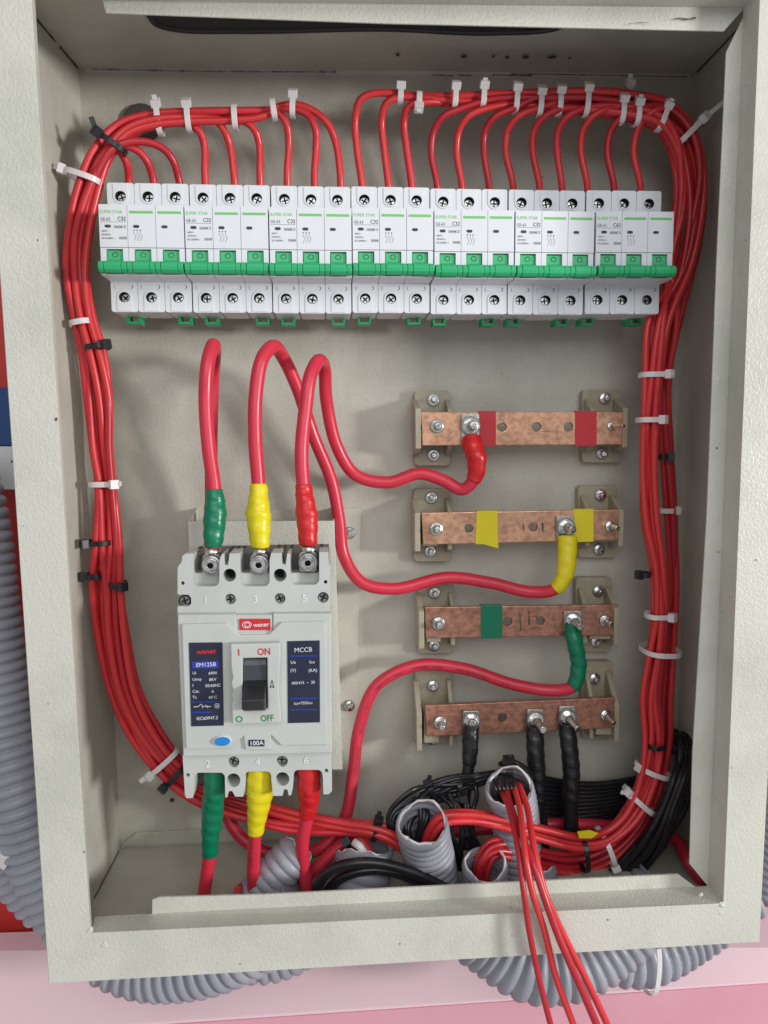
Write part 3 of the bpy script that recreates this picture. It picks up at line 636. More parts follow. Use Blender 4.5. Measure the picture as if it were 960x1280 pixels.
# ================================================================== BUSBARS
def insulator(root, x0, y0, x1, y1, bar_t, bar_b, outer, screws):
    """px bounds of the base; outer = -1 / +1 side carrying the tall rib"""
    yb = -.009; cx = (x0 + x1) / 2
    bm = bmesh.new(); add_prism(bm, [pxs(rrect(x0, y0, x1 - (9 if outer > 0 else 0), y1, 5, 3), yb)], (0, -yb, 0)); fin(bm)
    ins = mk('insulator', bm, INSUL, root, bevel=.0008)
    bm = bmesh.new()
    add_prism(bm, [pxs([(x0 + 8, bar_t + 2), (x1 - 20, bar_t + 2), (x1 - 20, bar_b - 2), (x0 + 8, bar_b - 2)], yb)], (0, BARF + .0045 - yb, 0))
    for side in (-1, 1):
        tall = side == outer
        xa = x0 + 1.5 if side < 0 else x1 - 7; xb = xa + (6 if tall else 5)
        A = P(xa, 0, yb).x; 
        zt, zb_ = P(cx, y0 + 11, yb).z, P(cx, y1 - 11, yb).z; bt, bb = P(cx, bar_t - 3, yb).z, P(cx, bar_b + 3, yb).z
        yt = BARF - .0015 if tall else BARF + .006
        yq = BARF if tall else yb
        if tall and side < 0: xa, xb = x0 + 1, x0 + 8
        pa, pb = P(xa, (y0 + y1) / 2, yq).x, P(xb, (y0 + y1) / 2, yq).x
        prof = [(yb + .001, zt), (yb - .003, zt - .001), (yt, bt), (yt, bb), (yb - .003, zb_ + .001), (yb + .001, zb_)]
        add_prism(bm, [[Vector((pa, a, b)) for a, b in prof]], (pb - pa, 0, 0))
    fin(bm); mk('rib', bm, INSUL, ins, bevel=.0006)
    for (sx, sy) in screws:
        bm = bmesh.new(); hexnut(bm, P(sx, sy, yb - .0002), .0033, .0032, .0019, .0035, 1.45, random.random(), (random.uniform(-.08, .08), random.uniform(-.08, .08))); fin(bm)
        mk('mounting_bolt', bm, STEEL, ins, bevel=.0002)
def busbar(label, corners, insL, insR, holes, nuts, tapes, lugs, studs_long=()):
    root = thing('busbar', label, 'busbar', P(650, corners[2][1], BARF), 'copper busbars on the back plate')
    TLc, TRc, BRc, BLc = corners
    bm = bmesh.new()
    add_prism(bm, [pxs(corners, BARF)] + [pxs(cpx(h[0], h[1], 5.4, 20), BARF) for h in holes], (0, .0042, 0)); fin(bm)
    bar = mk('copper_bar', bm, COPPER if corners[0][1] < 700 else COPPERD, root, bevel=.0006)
    def edge(x):
        t = (x - TLc[0]) / (TRc[0] - TLc[0]); return TLc[1] + t * (TRc[1] - TLc[1]), BLc[1] + t * (BRc[1] - BLc[1])
    t_, b_ = edge(545); insulator(root, *insL[0], t_, b_, -1, insL[1])
    t_, b_ = edge(755); insulator(root, *insR[0], t_, b_, 1, insR[1])
    for (x, y, r, sl, tl) in nuts:
        bm = bmesh.new(); hexnut(bm, P(x, y, BARF - .0002), r, r * .95, r * .55, sl, 1.2, random.random(), tl); fin(bm); mk('nut', bm, STEEL, bar, bevel=.00025)
    for (x0, x1, m, rag) in tapes:
        ta, ba = edge(x0); tb, bb = edge(x1); q = [(x0, ta - 1.2), (x1, tb - 1.2), (x1 + rag * .2, bb + 1.2 + rag), (x0 + 8 * (rag > 0), bb + .5 + rag * .2), (x0 - rag * .25, ba + 1.2)]
        if not rag: q = [(x0, ta - 1.4), (x1, tb - 1.4), (x1, bb + 1.4), (x0, ba + 1.4)]
        bm = bmesh.new(); add_prism(bm, [pxs(q, BARF - .0005)], (0, .0054, 0)); fin(bm); mk('colour_tape', bm, m, bar, bevel=.0003)
    for (x, y, w_, top, bot, sl, tl) in lugs:
        bm = bmesh.new(); add_prism(bm, [pxs(rrect(x - w_, top, x + w_, bot, 1.5, 2), LUGF)], (0, .0024, 0)); fin(bm)
        lg = mk('lug', bm, TIN, root, bevel=.0004)
        bm = bmesh.new(); hexnut(bm, P(x, y, LUGF - .0002), .0048, .0045, .0029, sl, 1.5, random.random(), tl); fin(bm); mk('lug_bolt', bm, STEEL, lg, bevel=.0003)
busbar('copper busbar with two red tape bands, topmost of the four', [(526, 515), (779, 515), (779, 556), (528, 557)],
       ((518, 488, 563, 582), [(541.7, 500), (541.7, 569)]), ((728, 487, 785, 578), [(756, 498), (752, 567)]),
       [(627.7, 534), (671, 533.7), (711, 533.7)], [(546, 533, .0042, .004, (0, 0)), (764, 533, .0026, .013, (.3, 0))],
       [(598, 620, TREDM, 0), (719, 746, TREDM, 0)], [(588, 532.5, 11, 517, 551, .006, (.1, 0))])
busbar('copper busbar with two yellow tape pieces, second of the four from the top', [(526.7, 641), (774, 637), (774, 675), (529, 681)],
       ((517, 611, 563, 702), [(539, 622), (537.7, 689)]), ((723, 607, 780, 697), [(750.7, 619), (748.7, 687)]),
       [(586, 660.7), (666.7, 659)], [(545, 661, .0042, .004, (0.1, 0)), (763, 658, .0036, .009, (.1, 0))],
       [(596, 622, TYEL, 6), (717, 742, TYEL, 0)], [(707, 659, 11, 645, 672, .008, (.2, -.05))])
busbar('copper busbar with one green tape band, third of the four from the top', [(531, 759), (773, 756), (773, 794), (532, 798)],
       ((522, 729, 567, 817), [(543, 741), (542.7, 807)]), ((720, 722, 774, 815), [(748, 739), (745, 802)]),
       [(635, 777), (675.7, 776)], [(547.7, 779, .0042, .005, (0, 0)), (756, 776, .0038, .008, (.1, 0))],
       [(601, 628, TGREEN, 0)], [(716, 776.5, 11, 764, 790, .010, (.15, -.05))])
busbar('bare copper neutral busbar with three black taped lugs, lowest of the four', [(531, 882), (769, 872), (769, 910), (533, 921)],
       ((519, 837, 565, 930), [(541, 857), (540.7, 924)]), ((728, 827, 775, 924), [(743, 848), (746, 913)]),
       [(628, 897)], [(550, 903, .0042, .006, (.05, -.1)), (757, 894, .0038, .009, (.2, -.2))], [],
       [(589, 901, 10, 889, 914, .001, (0, 0)), (669, 900, 10, 887, 915, .012, (.15, -.12)), (709, 897, 10, 883, 911, .013, (.25, -.2))])
for (x, y0, y1) in ((654, 655, 663), (678, 653, 665), (650, 768, 788), (661, 764, 782)):
    bb = [o for o in bpy.data.objects if o.name.startswith('copper_bar')][1 if y0 < 700 else 2]
    smear([(x, y0, BARF - .0003), (x + .5, (y0 + y1) / 2, BARF - .0003), (x + .8, y1, BARF - .0003)], .0008, GRIME, 'scratch', 0, parent=bb)
# black taped neutral cables
cable('neutral_cable', pxs([(589, 908, LUGF - .002), (588, 930, -.038), (586, 955, -.04), (583, 978, -.042), (580, 1010, -.045), (585, 1060, -.05)]), 'black taped cable under the leftmost lug of the bare bottom busbar', [(0, 2, TBLK, (.0012, .0012, .0002))], r=.0046, m=WBLK, group='black neutral cables')
cable('neutral_cable', pxs([(669, 908, LUGF - .002), (669, 935, -.038), (671, 965, -.04), (672, 1000, -.042), (668, 1050, -.045)]), 'black taped cable under the middle lug of the bare bottom busbar', [(0, 3, TBLK, (.0012, .0018, .0010))], r=.0050, m=WBLK, group='black neutral cables')
cable('neutral_cable', pxs([(709, 905, LUGF - .002), (711, 930, -.038), (714, 960, -.04), (713, 1000, -.042), (712, 1050, -.045)]), 'black taped cable under the rightmost lug of the bare bottom busbar', [(0, 3, TBLK, (.0012, .0018, .0010))], r=.0048, m=WBLK, group='black neutral cables')

# ================================================================== MOULDED CASE BREAKER AND ITS BRACKET
br = thing('mounting_bracket', 'beige steel hat bracket bolted to the back plate behind the big breaker', 'bracket', P(330, 960, 0))
bm = bmesh.new(); add_prism(bm, [pxs([(235, 652), (418, 651), (428, 962), (245, 965)], -.036)], (0, .0015, 0)); fin(bm); mk('front_plate', bm, PAINT, br, bevel=.0004)
for (a, b) in (((235, 652), (245, 965)), ((418, 651), (428, 962))):
    p, q = P(*a, -.035), P(*b, -.035); s = 1 if a[0] > 300 else -1
    bm = bmesh.new(); add_prism(bm, [[p, q, Vector((q.x, -.0005, q.z)), Vector((p.x, -.0005, p.z + .007 * (a[1] < 700)))]], (-.0014 * s, 0, 0)); fin(bm); mk('side_plate', bm, PAINT, br, bevel=.0003)
p = P(418, 651, -.035); q = P(428, 962, -.035)
bm = bmesh.new(); add_prism(bm, [[Vector((p.x - .113, -.0022, p.z + .006)), Vector((p.x + .021, -.0022, p.z + .006)), Vector((q.x + .012, -.0022, q.z + .034)), Vector((q.x - .112, -.0022, q.z + .034))]], (0, .0014, 0)); fin(bm); mk('foot_plate', bm, INNER, br, bevel=.0003)
p = P(235, 652, -.035); q = P(245, 965, -.035)
bm = bmesh.new(); add_prism(bm, [[Vector((p.x, -.0022, p.z)), Vector((p.x - .0, -.0022, p.z + .001)), Vector((p.x - .0105, -.0022, p.z)), Vector((q.x - .0105, -.0022, q.z)), Vector((q.x, -.0022, q.z))]], (0, .0014, 0)); fin(bm)
for (x, y) in ((437, 666), (436.5, 882)):
    bm = bmesh.new(); hexnut(bm, P(x, y, -.0024), .0033, .003, .002, .004, 1.4, .2, (.1, -.15)); fin(bm); mk('mounting_bolt', bm, STEEL, br, bevel=.0002)

mc = thing('moulded_case_breaker', 'large light grey three pole breaker with black toggle, red badge and ON OFF markings', 'circuit breaker', P(320, 990, -.04))
TB = -.100; CV = -.1065; RP = -.1085; HS = -.1148
mang = math.atan2((P(412, 744, CV) - P(224, 752, CV)).z, (P(412, 744, CV) - P(224, 752, CV)).x)
# top terminal block
def arc(x0, x1, yb, r, n=4, up=False):
    """U slot from left to right in px, open at the top (or bottom)"""
    o = []; s = -1 if up else 1
    for i in range(n + 1):
        t = R_(180 - 90 * i / n); o.append((x0 + r + r * math.cos(t), yb - s * r + s * r * math.sin(t)))
    for i in range(n + 1):
        t = R_(90 - 90 * i / n); o.append((x1 - r + r * math.cos(t), yb - s * r + s * r * math.sin(t)))
    return o
top = [(222, 769), (222, 758), (235, 758), (239, 755), (239, 748), (236, 743.5), (222, 743), (222, 710), (224, 706), (227, 703), (228, 695), (232, 692), (242, 692)]
top += [(242, 718)] + arc(241, 274, 733, 7)[1:] + [(274.5, 700), (277, 693), (280, 692), (281, 706), (285, 707), (287, 692), (300, 691.5), (300.5, 718)] + arc(300, 337, 733, 7)[1:] + \
       [(337, 700), (339, 691.5), (352, 691), (353, 705), (357, 706), (359, 692), (363, 692)] + arc(363, 399, 731, 7) + [(399, 690), (410, 690), (411, 706), (413, 707), (413, 768)]
holes = [cpx(287, 719, 8.2), cpx(350, 719, 8.2), cpx(228.5, 729, 2.4, 10), cpx(407, 727.5, 2.4, 10), cpx(288, 749, 6.8), cpx(350, 748.3, 6.8), cpx(404, 747, 7)]
mk('terminal_housing', prism_px(top, holes, TB, TB + .022), GREYP, mc, bevel=.0006)
bot = [(228, 944), (414, 940), (415, 989), (411, 993), (404, 993), (403.5, 972)] + arc(367, 403, 962.5, 6, up=True)[::-1][0:] + \
      [(366, 985), (364, 994), (361, 995), (359, 987), (355, 987), (353, 995), (341, 995), (339, 975)] + arc(306, 339, 964.5, 6, up=True)[::-1] + \
      [(306, 985), (304, 996), (294, 996), (290, 989), (286, 989), (284, 997), (281.5, 997), (281, 980)] + arc(243, 281, 966, 6, up=True)[::-1] + [(243, 985), (241, 997.5), (233, 998), (231, 994)]
holes = [cpx(291.7, 975.5, 8.6), cpx(353, 974, 8.6), cpx(234.7, 969, 2.4, 10), cpx(408, 963.5, 2.4, 10), cpx(292, 952.6, 7), cpx(352.6, 951.7, 7)]
mk('terminal_housing', prism_px(bot, holes, TB, TB + .022), GREYP, mc, bevel=.0006)
# inner body: side cheeks and dark chamber
bm = bmesh.new(); add_prism(bm, [pxs([(224, 737), (411, 735), (413, 960), (230, 963)], TB + .0215)], (0, .0395, 0)); fin(bm); mk('case', bm, GREYP, mc, bevel=.0006)
bm = bmesh.new(); zt = P(320, 694, TB + .012).z; xl, xr = P(231, 700, TB + .01).x, P(411, 700, TB + .01).x
add_box(bm, xl, xr, TB + .0215, TB + .060, P(320, 742, TB + .02).z, zt); fin(bm); mk('terminal_chamber', bm, DGREY, mc, bevel=.0008)
bm = bmesh.new(); add_prism(bm, [pxs([(229, 955), (414, 951), (414, 975), (232, 980)], TB + .035)], (0, .022, 0)); fin(bm); mk('terminal_chamber', bm, DGREY, mc, bevel=.0005)
for x in (240, 283, 291, 299, 345, 353, 362, 401):
    bm = bmesh.new(); p = P(x, 697, TB + .02); add_box(bm, p.x - .0009, p.x + .0009, TB + .022, TB + .058, zt - .004, zt + .0003); fin(bm); mk('vent_slot', bm, HOLE, mc)
for x in (237, 278, 296, 341, 357, 404):
    bm = bmesh.new(); p = P(x, 697, TB + .012); add_box(bm, p.x - .0008, p.x + .0008, TB + .006, TB + .0225, zt - .022, zt + .0002); fin(bm); mk('barrier_fin', bm, DGREY, mc)
for x, x1 in ((241, 274), (300, 337), (363, 399)):
    bm = bmesh.new(); add_prism(bm, [pxs([(x, 716), (x1, 716), (x1, 738), (x, 738)], TB + .0085)], (0, .03, 0)); fin(bm); mk('terminal_pad', bm, GREYP, mc, bevel=.0006)
# terminal bolts and lugs
for x, y in ((264, 706), (324, 705.5), (385, 703)):
    bm = bmesh.new(); add_prism(bm, [pxs(rrect(x - 11, y - 13, x + 11, y + 12, 5), TB + .0075)], (0, .003, 0)); fin(bm); mk('lug', bm, TIN, mc, bevel=.0004)
    bm = bmesh.new(); add_cyl(bm, P(x, y, TB + .0050), -Y, .0062, .0008, 26); add_cyl(bm, P(x, y, TB + .0040), -Y, .0048, .0010, 26)
    for f in bm.faces: f.material_index = 1
    add_cyl(bm, P(x, y, TB + .0042), -Y, .0055, .0006, 26); add_cyl(bm, P(x, y, TB + .0032 - .0006), -Y, .0026, .0002, 16); bm.faces.ensure_lookup_table()
    for f in bm.faces[-18:]: f.material_index = 2  # near-black disc puts the socket's shade into the colour
    c = P(x, y, TB + .0032); hx = [c - Y * .004 + X * (.0022 * math.cos(i * PI / 3 + .2)) + Z * (.0022 * math.sin(i * PI / 3 + .2)) for i in range(6)]
    add_prism(bm, [circ3(c - Y * .004, X, Z, .0043, 26), hx], (0, .0035, 0)); add_cyl(bm, c, -Y, .0043, .0008, 26); fin(bm)
    mk('terminal_bolt', bm, STEEL, mc, bevel=.0003)
    bm = tube_bm([P(x + .5, y - 9, TB + .0125), P(x + 1, y - 15, TB + .0125), P(x + 1.5, y - 22, TB + .0125)], .0054, 18); mk('lug_barrel', bm, TIN, mc)
for (x, y, r) in ((288, 749, .0029), (350, 748.3, .0029), (404, 747, .003), (231, 751, .003), (292, 950.5, .0028), (352.6, 949.5, .0028)):
    bm = bmesh.new(); phillips(bm, P(x, y, TB + .0035), r, .001, a=random.random() * 1.5); fin(bm); mk('cover_screw', bm, SCREWM, mc, bevel=.00015)
    bm = bmesh.new(); add_cyl(bm, P(x, y, TB + .0050), Y, .0040, .0006, 16); fin(bm); mk('screw_well_shade', bm, HOLE, mc)  # dark disc paints the shade behind the cross recess
for (x, y) in ((287, 719), (350, 719), (291.7, 975.5), (353, 974)):
    bm = bmesh.new(); add_cyl(bm, P(x, y, TB + .016), Y, .0046, .0006, 16); fin(bm); mk('screw_well_shade', bm, HOLE if y < 800 else DGREY, mc)  # dark disc stands for the shade down the round hole
# cover
mk('cover', prism_px([(222, 768.5), (295, 768), (296, 791), (341, 790), (341, 767.5), (414, 767), (415, 941), (229, 946), (222, 780)], [], CV, CV + .024), GREYP, mc, bevel=.0007)
mk('badge_plate', prism_px(rrect(295.5, 768.8, 340.5, 790.5, 1), [], CV + .0006, CV + .010), GREYP, mc, bevel=.0004)
mk('front_panel', prism_px([(227, 780.5), (283, 779), (299, 794), (336.5, 793), (352, 778), (407, 777), (408.8, 931), (352, 932), (339, 919), (338, 937), (307, 937.5), (304.5, 920), (289, 935), (232.5, 936.5)], [], RP, RP + .004), GREYP, mc, bevel=.0005)
mk('brand_badge', prism_px(rrect(299, 773.8, 338, 787.6, .6), [], CV - .0002, CV + .003), PRED, mc, bevel=.0002)
mk('rating_label', prism_px([(236, 803.5), (278, 803), (279.7, 907), (239, 908)], [], RP - .0004, RP + .001), NAVY, mc)
mk('rating_label', prism_px([(359, 801.6), (399.6, 800.6), (400, 903), (359.8, 904)], [], RP - .0004, RP + .001), NAVY, mc)
sur = [(288, 805.5), (350, 804), (350.5, 820), (349, 850), (348.5, 870), (351, 890), (351, 903.5), (290.5, 905.5), (289.5, 880), (291, 876), (289.5, 868), (291, 864), (289, 855), (291, 848), (289, 838)]
mk('toggle_surround', prism_px(sur, [[(303, 823), (303, 886.5), (334.5, 886), (334, 822.3)]], HS, HS + .006), GREYP, mc, bevel=.0009)
mk('toggle_slot', prism_px([(302, 822), (335, 821), (335.5, 888), (302, 888)], [], RP - .0012, RP), HOLE, mc)
bm = bmesh.new(); a, b = P(304.5, 858, HS - .002), P(333, 884.5, HS - .002)
add_prism(bm, [[Vector((a.x, y_, z_)) for y_, z_ in ((RP, a.z + .004), (HS - .002, a.z), (HS - .013, a.z - .005), (HS - .0135, b.z + .003), (HS - .006, b.z - .0005), (RP, b.z))]], (b.x - a.x, 0, 0)); fin(bm)
mk('toggle_handle', bm, BLACK, mc, bevel=.0008, seg=3)
bm = bmesh.new(); a, b = P(304, 823.5, RP - .002), P(334, 860, RP - .002); add_prism(bm, [[Vector((a.x, y_, z_)) for y_, z_ in ((RP - .0012, a.z), (RP - .0030, a.z - .004), (RP - .0040, b.z), (RP - .0012, b.z))]], (b.x - a.x, 0, 0)); fin(bm)
mk('slot_cover', bm, mat('slide_grey', (.05, .055, .065), .35, rvar=.08), mc, bevel=.0003)
bm = bmesh.new(); c = P(278.4, 925.5, RP)
add_prism(bm, [[c - Y * .0012 + X * (.0056 * math.cos(t)) + Z * (.0033 * math.sin(t)) for t in [i * PI / 12 for i in range(24)]]], (0, .002, 0)); fin(bm); mk('test_button_rim', bm, PWHITE, mc, bevel=.0004)
bm = bmesh.new(); add_prism(bm, [[c - Y * .0022 + X * (.0050 * math.cos(t)) + Z * (.0028 * math.sin(t)) for t in [i * PI / 12 for i in range(24)]]], (0, .002, 0)); fin(bm); mk('test_button', bm, BTNBLUE, mc, bevel=.0004)
mk('ampere_label', prism_px(rrect(310.5, 925, 330.5, 933, .5), [], RP - .0004, RP + .001), NAVY, mc)
def mt(s, px, py, h, m, y, align='CENTER', bold=0.0, sq=1.0): text(s, P(px, py, y), h * mpp(y) * 1.38, m, mc, align, bold, -mang * 0 + mang, sq)
for s, x, y in (('1', 257, 750), ('3', 319.5, 749.5), ('5', 381, 748.5), ('2', 260, 955), ('4', 322, 953), ('6', 382.4, 951)):
    mt(s, x, y, 9.5, PWHITE, TB - .0004, bold=.00012)
LY = RP - .0006
mt('I', 298.5, 816, 8.5, PRED, HS - .0002, bold=.0001); mt('ON', 330, 815, 9, PRED, HS - .0002, bold=.00010, sq=.85)
mt('O', 299, 899.5, 8.5, PGREEN, HS - .0002, bold=.0001); mt('OFF', 334, 898.2, 8.5, PGREEN, HS - .0002, bold=.00010, sq=.8)
mt('MCCB', 379, 812.5, 6, PWHITE, LY)
for s, x, y in (('Ue', 366.5, 828), ('Icu', 390, 827.5), ('(V)', 366.5, 838), ('(KA)', 391, 838)): mt(s, x, y, 4.2, PWHITE, LY)
mt('400/415  ~  20', 379, 853.5, 3.8, PWHITE, LY, sq=.95); mt('Ics=75%Icu', 379, 879, 3.8, PWHITE, LY)
for (x0, x1, y0) in ((363, 396, 819.5), (363, 396, 872.5), (363, 396, 886.5), (240, 265, 889.8), (240, 275, 877)):
    mk('label_stripe', prism_px([(x0, y0), (x1, y0 - .3), (x1, y0 + 1), (x0, y0 + 1.3)], [], LY, LY + .0003), LBLUE, mc)
mk('label_stripe', prism_px([(240, 827), (273.5, 826.3), (273.5, 835), (240.3, 835.6)], [], LY, LY + .0003), LBLUE, mc)
mt('wener', 258, 814.5, 6, PRED, LY, bold=.0001, sq=1.15)
mt('EM125B', 257.5, 831, 5.2, PWHITE, LY - .0001, sq=1.05)
for s, s2, y in (('Ui', '690V', 841.5), ('Uimp', '8KV', 849.5), ('f', '50/60HZ', 857), ('Cat.', 'A', 864.5), ('Ta', '40°C', 871.8)):
    mt(s, 240.5, y, 3.8, PWHITE, LY, 'LEFT'); mt(s2, 266, y, 3.8, PWHITE, LY)
mt('IEC60947.2', 259, 897.8, 4.2, PWHITE, LY)
mt('100A', 320.6, 929.1, 6, PWHITE, LY, bold=.00005)
mt('wener', 326.5, 781, 5.5, PWHITE, CV - .0004, bold=.00006, sq=1.0)
bm = bmesh.new()
for (cx, rx, rz) in ((308.5, .0030, .0022), (309, .0018, .0015)):
    c = P(cx, 781, CV - .0004); add_prism(bm, [[c + X * (rx * math.cos(t)) + Z * (rz * math.sin(t)) for t in [i * PI / 12 for i in range(24)]], [c + X * ((rx - .0004) * math.cos(t)) + Z * ((rz - .0004) * math.sin(t)) for t in [i * PI / 12 for i in range(24)]]], (0, .0001, 0))
fin(bm); mk('badge_emblem', bm, PWHITE, mc)
bm = bmesh.new()   # small schematic: switch, contact, lamp
def pl2(bm, pts, wpx=.9, y=LY):
    for a, b in zip(pts, pts[1:]):
        A, B_ = P(*a, y), P(*b, y); d = (B_ - A).normalized(); e = Vector((-d.z, 0, d.x)) * (wpx * mpp(y) / 2); add_prism(bm, [[A - e, A + e, B_ + e, B_ - e]], (0, .0001, 0))
pl2(bm, [(242, 883.5), (247, 883.5), (252, 880)]); pl2(bm, [(253, 881), (253, 885)]); pl2(bm, [(254, 883), (264, 883)]); pl2(bm, [(257, 881), (260, 885)]); pl2(bm, [(268.5, 880), (274, 884.5)], .7); pl2(bm, [(274, 880), (268.5, 884.5)], .7)
c = P(271.3, 882.3, LY); add_prism(bm, [circ3(c, X, Z, .0016, 16), circ3(c, X, Z, .0013, 16)], (0, .0001, 0)); fin(bm); mk('wiring_symbol', bm, PWHITE, mc)
bm = bmesh.new(); 
pl2(bm, [(337.5, 860), (340, 850), (342.5, 860), (340, 857.5), (337.5, 860)], .8, HS - .0002); fin(bm); mk('arrow_mark', bm, PGREY, mc)

# ================================================================== CONDUITS
def conduit(pts, R, pitch, amp, label, open_end=False, group='grey corrugated conduits'):
    sp = spline(pts, pitch / 8)
    # even resample
    ev = [sp[0]]; acc = 0
    for a, b in zip(sp, sp[1:]):
        seg = (b - a).length
        while acc + seg >= pitch / 8:
            f = (pitch / 8 - acc) / seg; a = a + (b - a) * f; ev.append(a); seg = (b - a).length; acc = 0
        acc += seg
    rng = random.Random(int(R * 1e6) + len(ev)); ph = rng.random() * 6
    rf = lambda i, s: R + amp * (abs(math.sin(PI * i / 8)) ** .7) - amp * .5
    bm = tube_bm(ev, R, 26, not open_end, rf)
    if open_end:   # ragged cut rim
        bm.verts.ensure_lookup_table()
        t = (ev[0] - ev[1]).normalized()
        for k in range(26): bm.verts[k].co += t * (.0030 * math.sin(k * .24 * 2 + ph) + .0010 * math.sin(k * 1.93 + ph) + .0012 * rng.random())
        rim = [bm.verts[k].co.copy() for k in range(26)]; rim.append(rim[0].copy())
    o = mk('conduit', bm, COND, None, loc=ev[-1].copy(), solid=.0013 if open_end else 0)
    if open_end: mk('cut_rim', tube_bm(rim, .0007, 6, rf=lambda i, s: .0005 + .0007 * rng.random()), TIEW, o)
    return tag(o, label, 'conduit', group)
# outside the box
conduit(pxs([(-60, 560, -.035), (-34, 640, -.035), (-18, 760, -.038), (0, 880, -.042), (24, 990, -.05), (58, 1090, -.05), (105, 1165, -.055), (170, 1203, -.065), (250, 1203, -.075), (320, 1175, -.08), (380, 1130, -.08)]), .0215, .0077, .0034, 'grey corrugated conduit down the left outside, sweeping under the box\'s lower left corner')
conduit(pxs([(-75, 660, -.02), (-60, 850, -.02), (-35, 960, -.02), (0, 1040, -.015), (60, 1120, -.01), (110, 1150, -.01)]), .0225, .0077, .0034, 'grey corrugated conduit furthest left, partly cut off by the photo\'s left edge')
conduit(pxs([(270, 1160, -.03), (315, 1193, -.035), (360, 1186, -.035), (430, 1130, -.03)]), .0185, .0068, .003, 'short stretch of grey conduit showing under the middle of the box, left of centre')
conduit(pxs([(540, 1120, -.06), (610, 1175, -.07), (660, 1207, -.08), (715, 1205, -.08), (770, 1170, -.075), (830, 1110, -.07)]), .0225, .0077, .0034, 'grey conduit bending under the box behind the four hanging red wires')
conduit(pxs([(690, 1140, -.03), (740, 1182, -.035), (800, 1192, -.04), (860, 1163, -.03), (930, 1110, -.02)]), .0225, .0077, .0034, 'grey conduit with white tie under the lower right corner of the box')
conduit(pxs([(985, 800, .01), (990, 900, .01), (985, 1000, .01), (975, 1060, .01), (960, 1120, .01)]), .016, .0065, .003, 'thin sliver of grey conduit at the right edge outside the box')
# inside, open ends
conduit(pxs([(527, 1029, -.085), (531, 1050, -.075), (538, 1080, -.066), (545, 1130, -.062)]), .0172, .0068, .0019, 'cut open grey conduit holding the ends of both red bundles', True)
conduit(pxs([(606, 1080, -.078), (606, 1094, -.074), (604, 1110, -.068), (602, 1150, -.066)]), .0150, .0062, .0018, 'short cut grey conduit with red wires, between the two taller open ones', True)
conduit(pxs([(636, 985, -.074), (641, 1003, -.064), (646, 1040, -.056), (650, 1120, -.05)]), .0162, .0062, .0019, 'tallest open grey conduit, with black wires and four red ones spilling out', True)
conduit(pxs([(372, 1064, -.066), (360, 1076, -.068), (340, 1098, -.07), (310, 1135, -.07)]), .0135, .0062, .0016, 'slanting open grey conduit behind the right bottom red cable', True)
conduit(pxs([(455, 1060, -.060), (455, 1075, -.062), (450, 1100, -.066), (445, 1150, -.068)]), .0200, .0066, .0018, 'wide grey conduit low under the black cable at bottom centre', True)
conduit(pxs([(665, 1085, -.06), (668, 1100, -.06), (670, 1150, -.06)]), .016, .0062, .0024, 'dark low grey conduit behind the hanging wires by the lip', True)
# ================================================================== BLACK WIRES
def bw(pts, r, label, group): wire('black_wire', pxs(pts), r, WBLK, label, 'wire', group)
bw([(395, 1112, -.085), (410, 1090, -.085), (450, 1078, -.088), (500, 1085, -.088), (560, 1112, -.086), (600, 1135, -.08)], .0036, 'thick black cable arching low along the lip at bottom centre', 'black cables')
bw([(405, 1120, -.08), (425, 1098, -.082), (470, 1087, -.084), (530, 1105, -.082), (580, 1135, -.08)], .0036, 'black cable just under the thick arching one by the lip', 'black cables')
for i in range(12):
    k = (i % 9) - 4; J = [random.uniform(-4.5, 4.5) for _ in range(10)]
    bw([(640 + k * 1.5, 1000, -.062), (634 + k * 2, 978, -.066), (628 + k, 966 + (i % 3), -.056), (604 + J[0], 974 + k * 1.3 + J[1] * .5, -.045), (570 + J[2], 981 + k * 2.0 + J[3], -.046 - .001 * (i % 4)), (540 + J[4], 990 + k * 2.4 + J[5], -.05), (516 + J[6], 1004 + k * 3.0 + J[7], -.058 - .001 * (i % 5)), (498 + k * 3, 1026 + k * 2, -.066), (505 + k * 2.5, 1062, -.07)], .0016 + .0004 * (i % 3),
       'thin black neutral wire arching between the two tall open conduits', 'thin black wires arching between conduits')
for i in range(7):
    J = [random.uniform(-8, 8) for _ in range(8)]
    bw([(560 + i * 5, 972 + J[0] * .3, -.042), (556 + i * 6 + J[1], 992, -.048), (568 + i * 4 + J[2], 1012 + J[3] * .5, -.056), (560 + i * 6 + J[4], 1035, -.056), (572 + i * 4 + J[5], 1065, -.052), (580 + i * 3, 1110, -.05)], .0018,
       'black wire dropping in the tangle between the first and third open conduits', 'black wires tangled between the open conduits')
for i in range(3):
    bw([(478 + i * 7, 1052 + i * 3, -.066), (486 + i * 4, 1030, -.062), (505 + i * 3, 1004, -.058), (522 + i * 5, 1000 + i * 4, -.062), (526 + i * 4, 1020, -.068), (520, 1056, -.07)], .002,
       'black wire looping over the rim of the left open conduit, ' + ['leftmost of three', 'middle of three', 'rightmost of three'][i], 'black wires at the left open conduit')
for i in range(5):
    bw([(625 + i * 4, 955 + i * 1.5, -.036), (640 + i * 3, 952 + i * 2, -.045), (660 + i * 2, 963 + i * 3, -.045), (668 + i * 2, 990, -.04), (672 + i * 3, 1060, -.04)], .0019, 'black wire looping over the tallest open conduit', 'black wires looping over the tallest conduit')
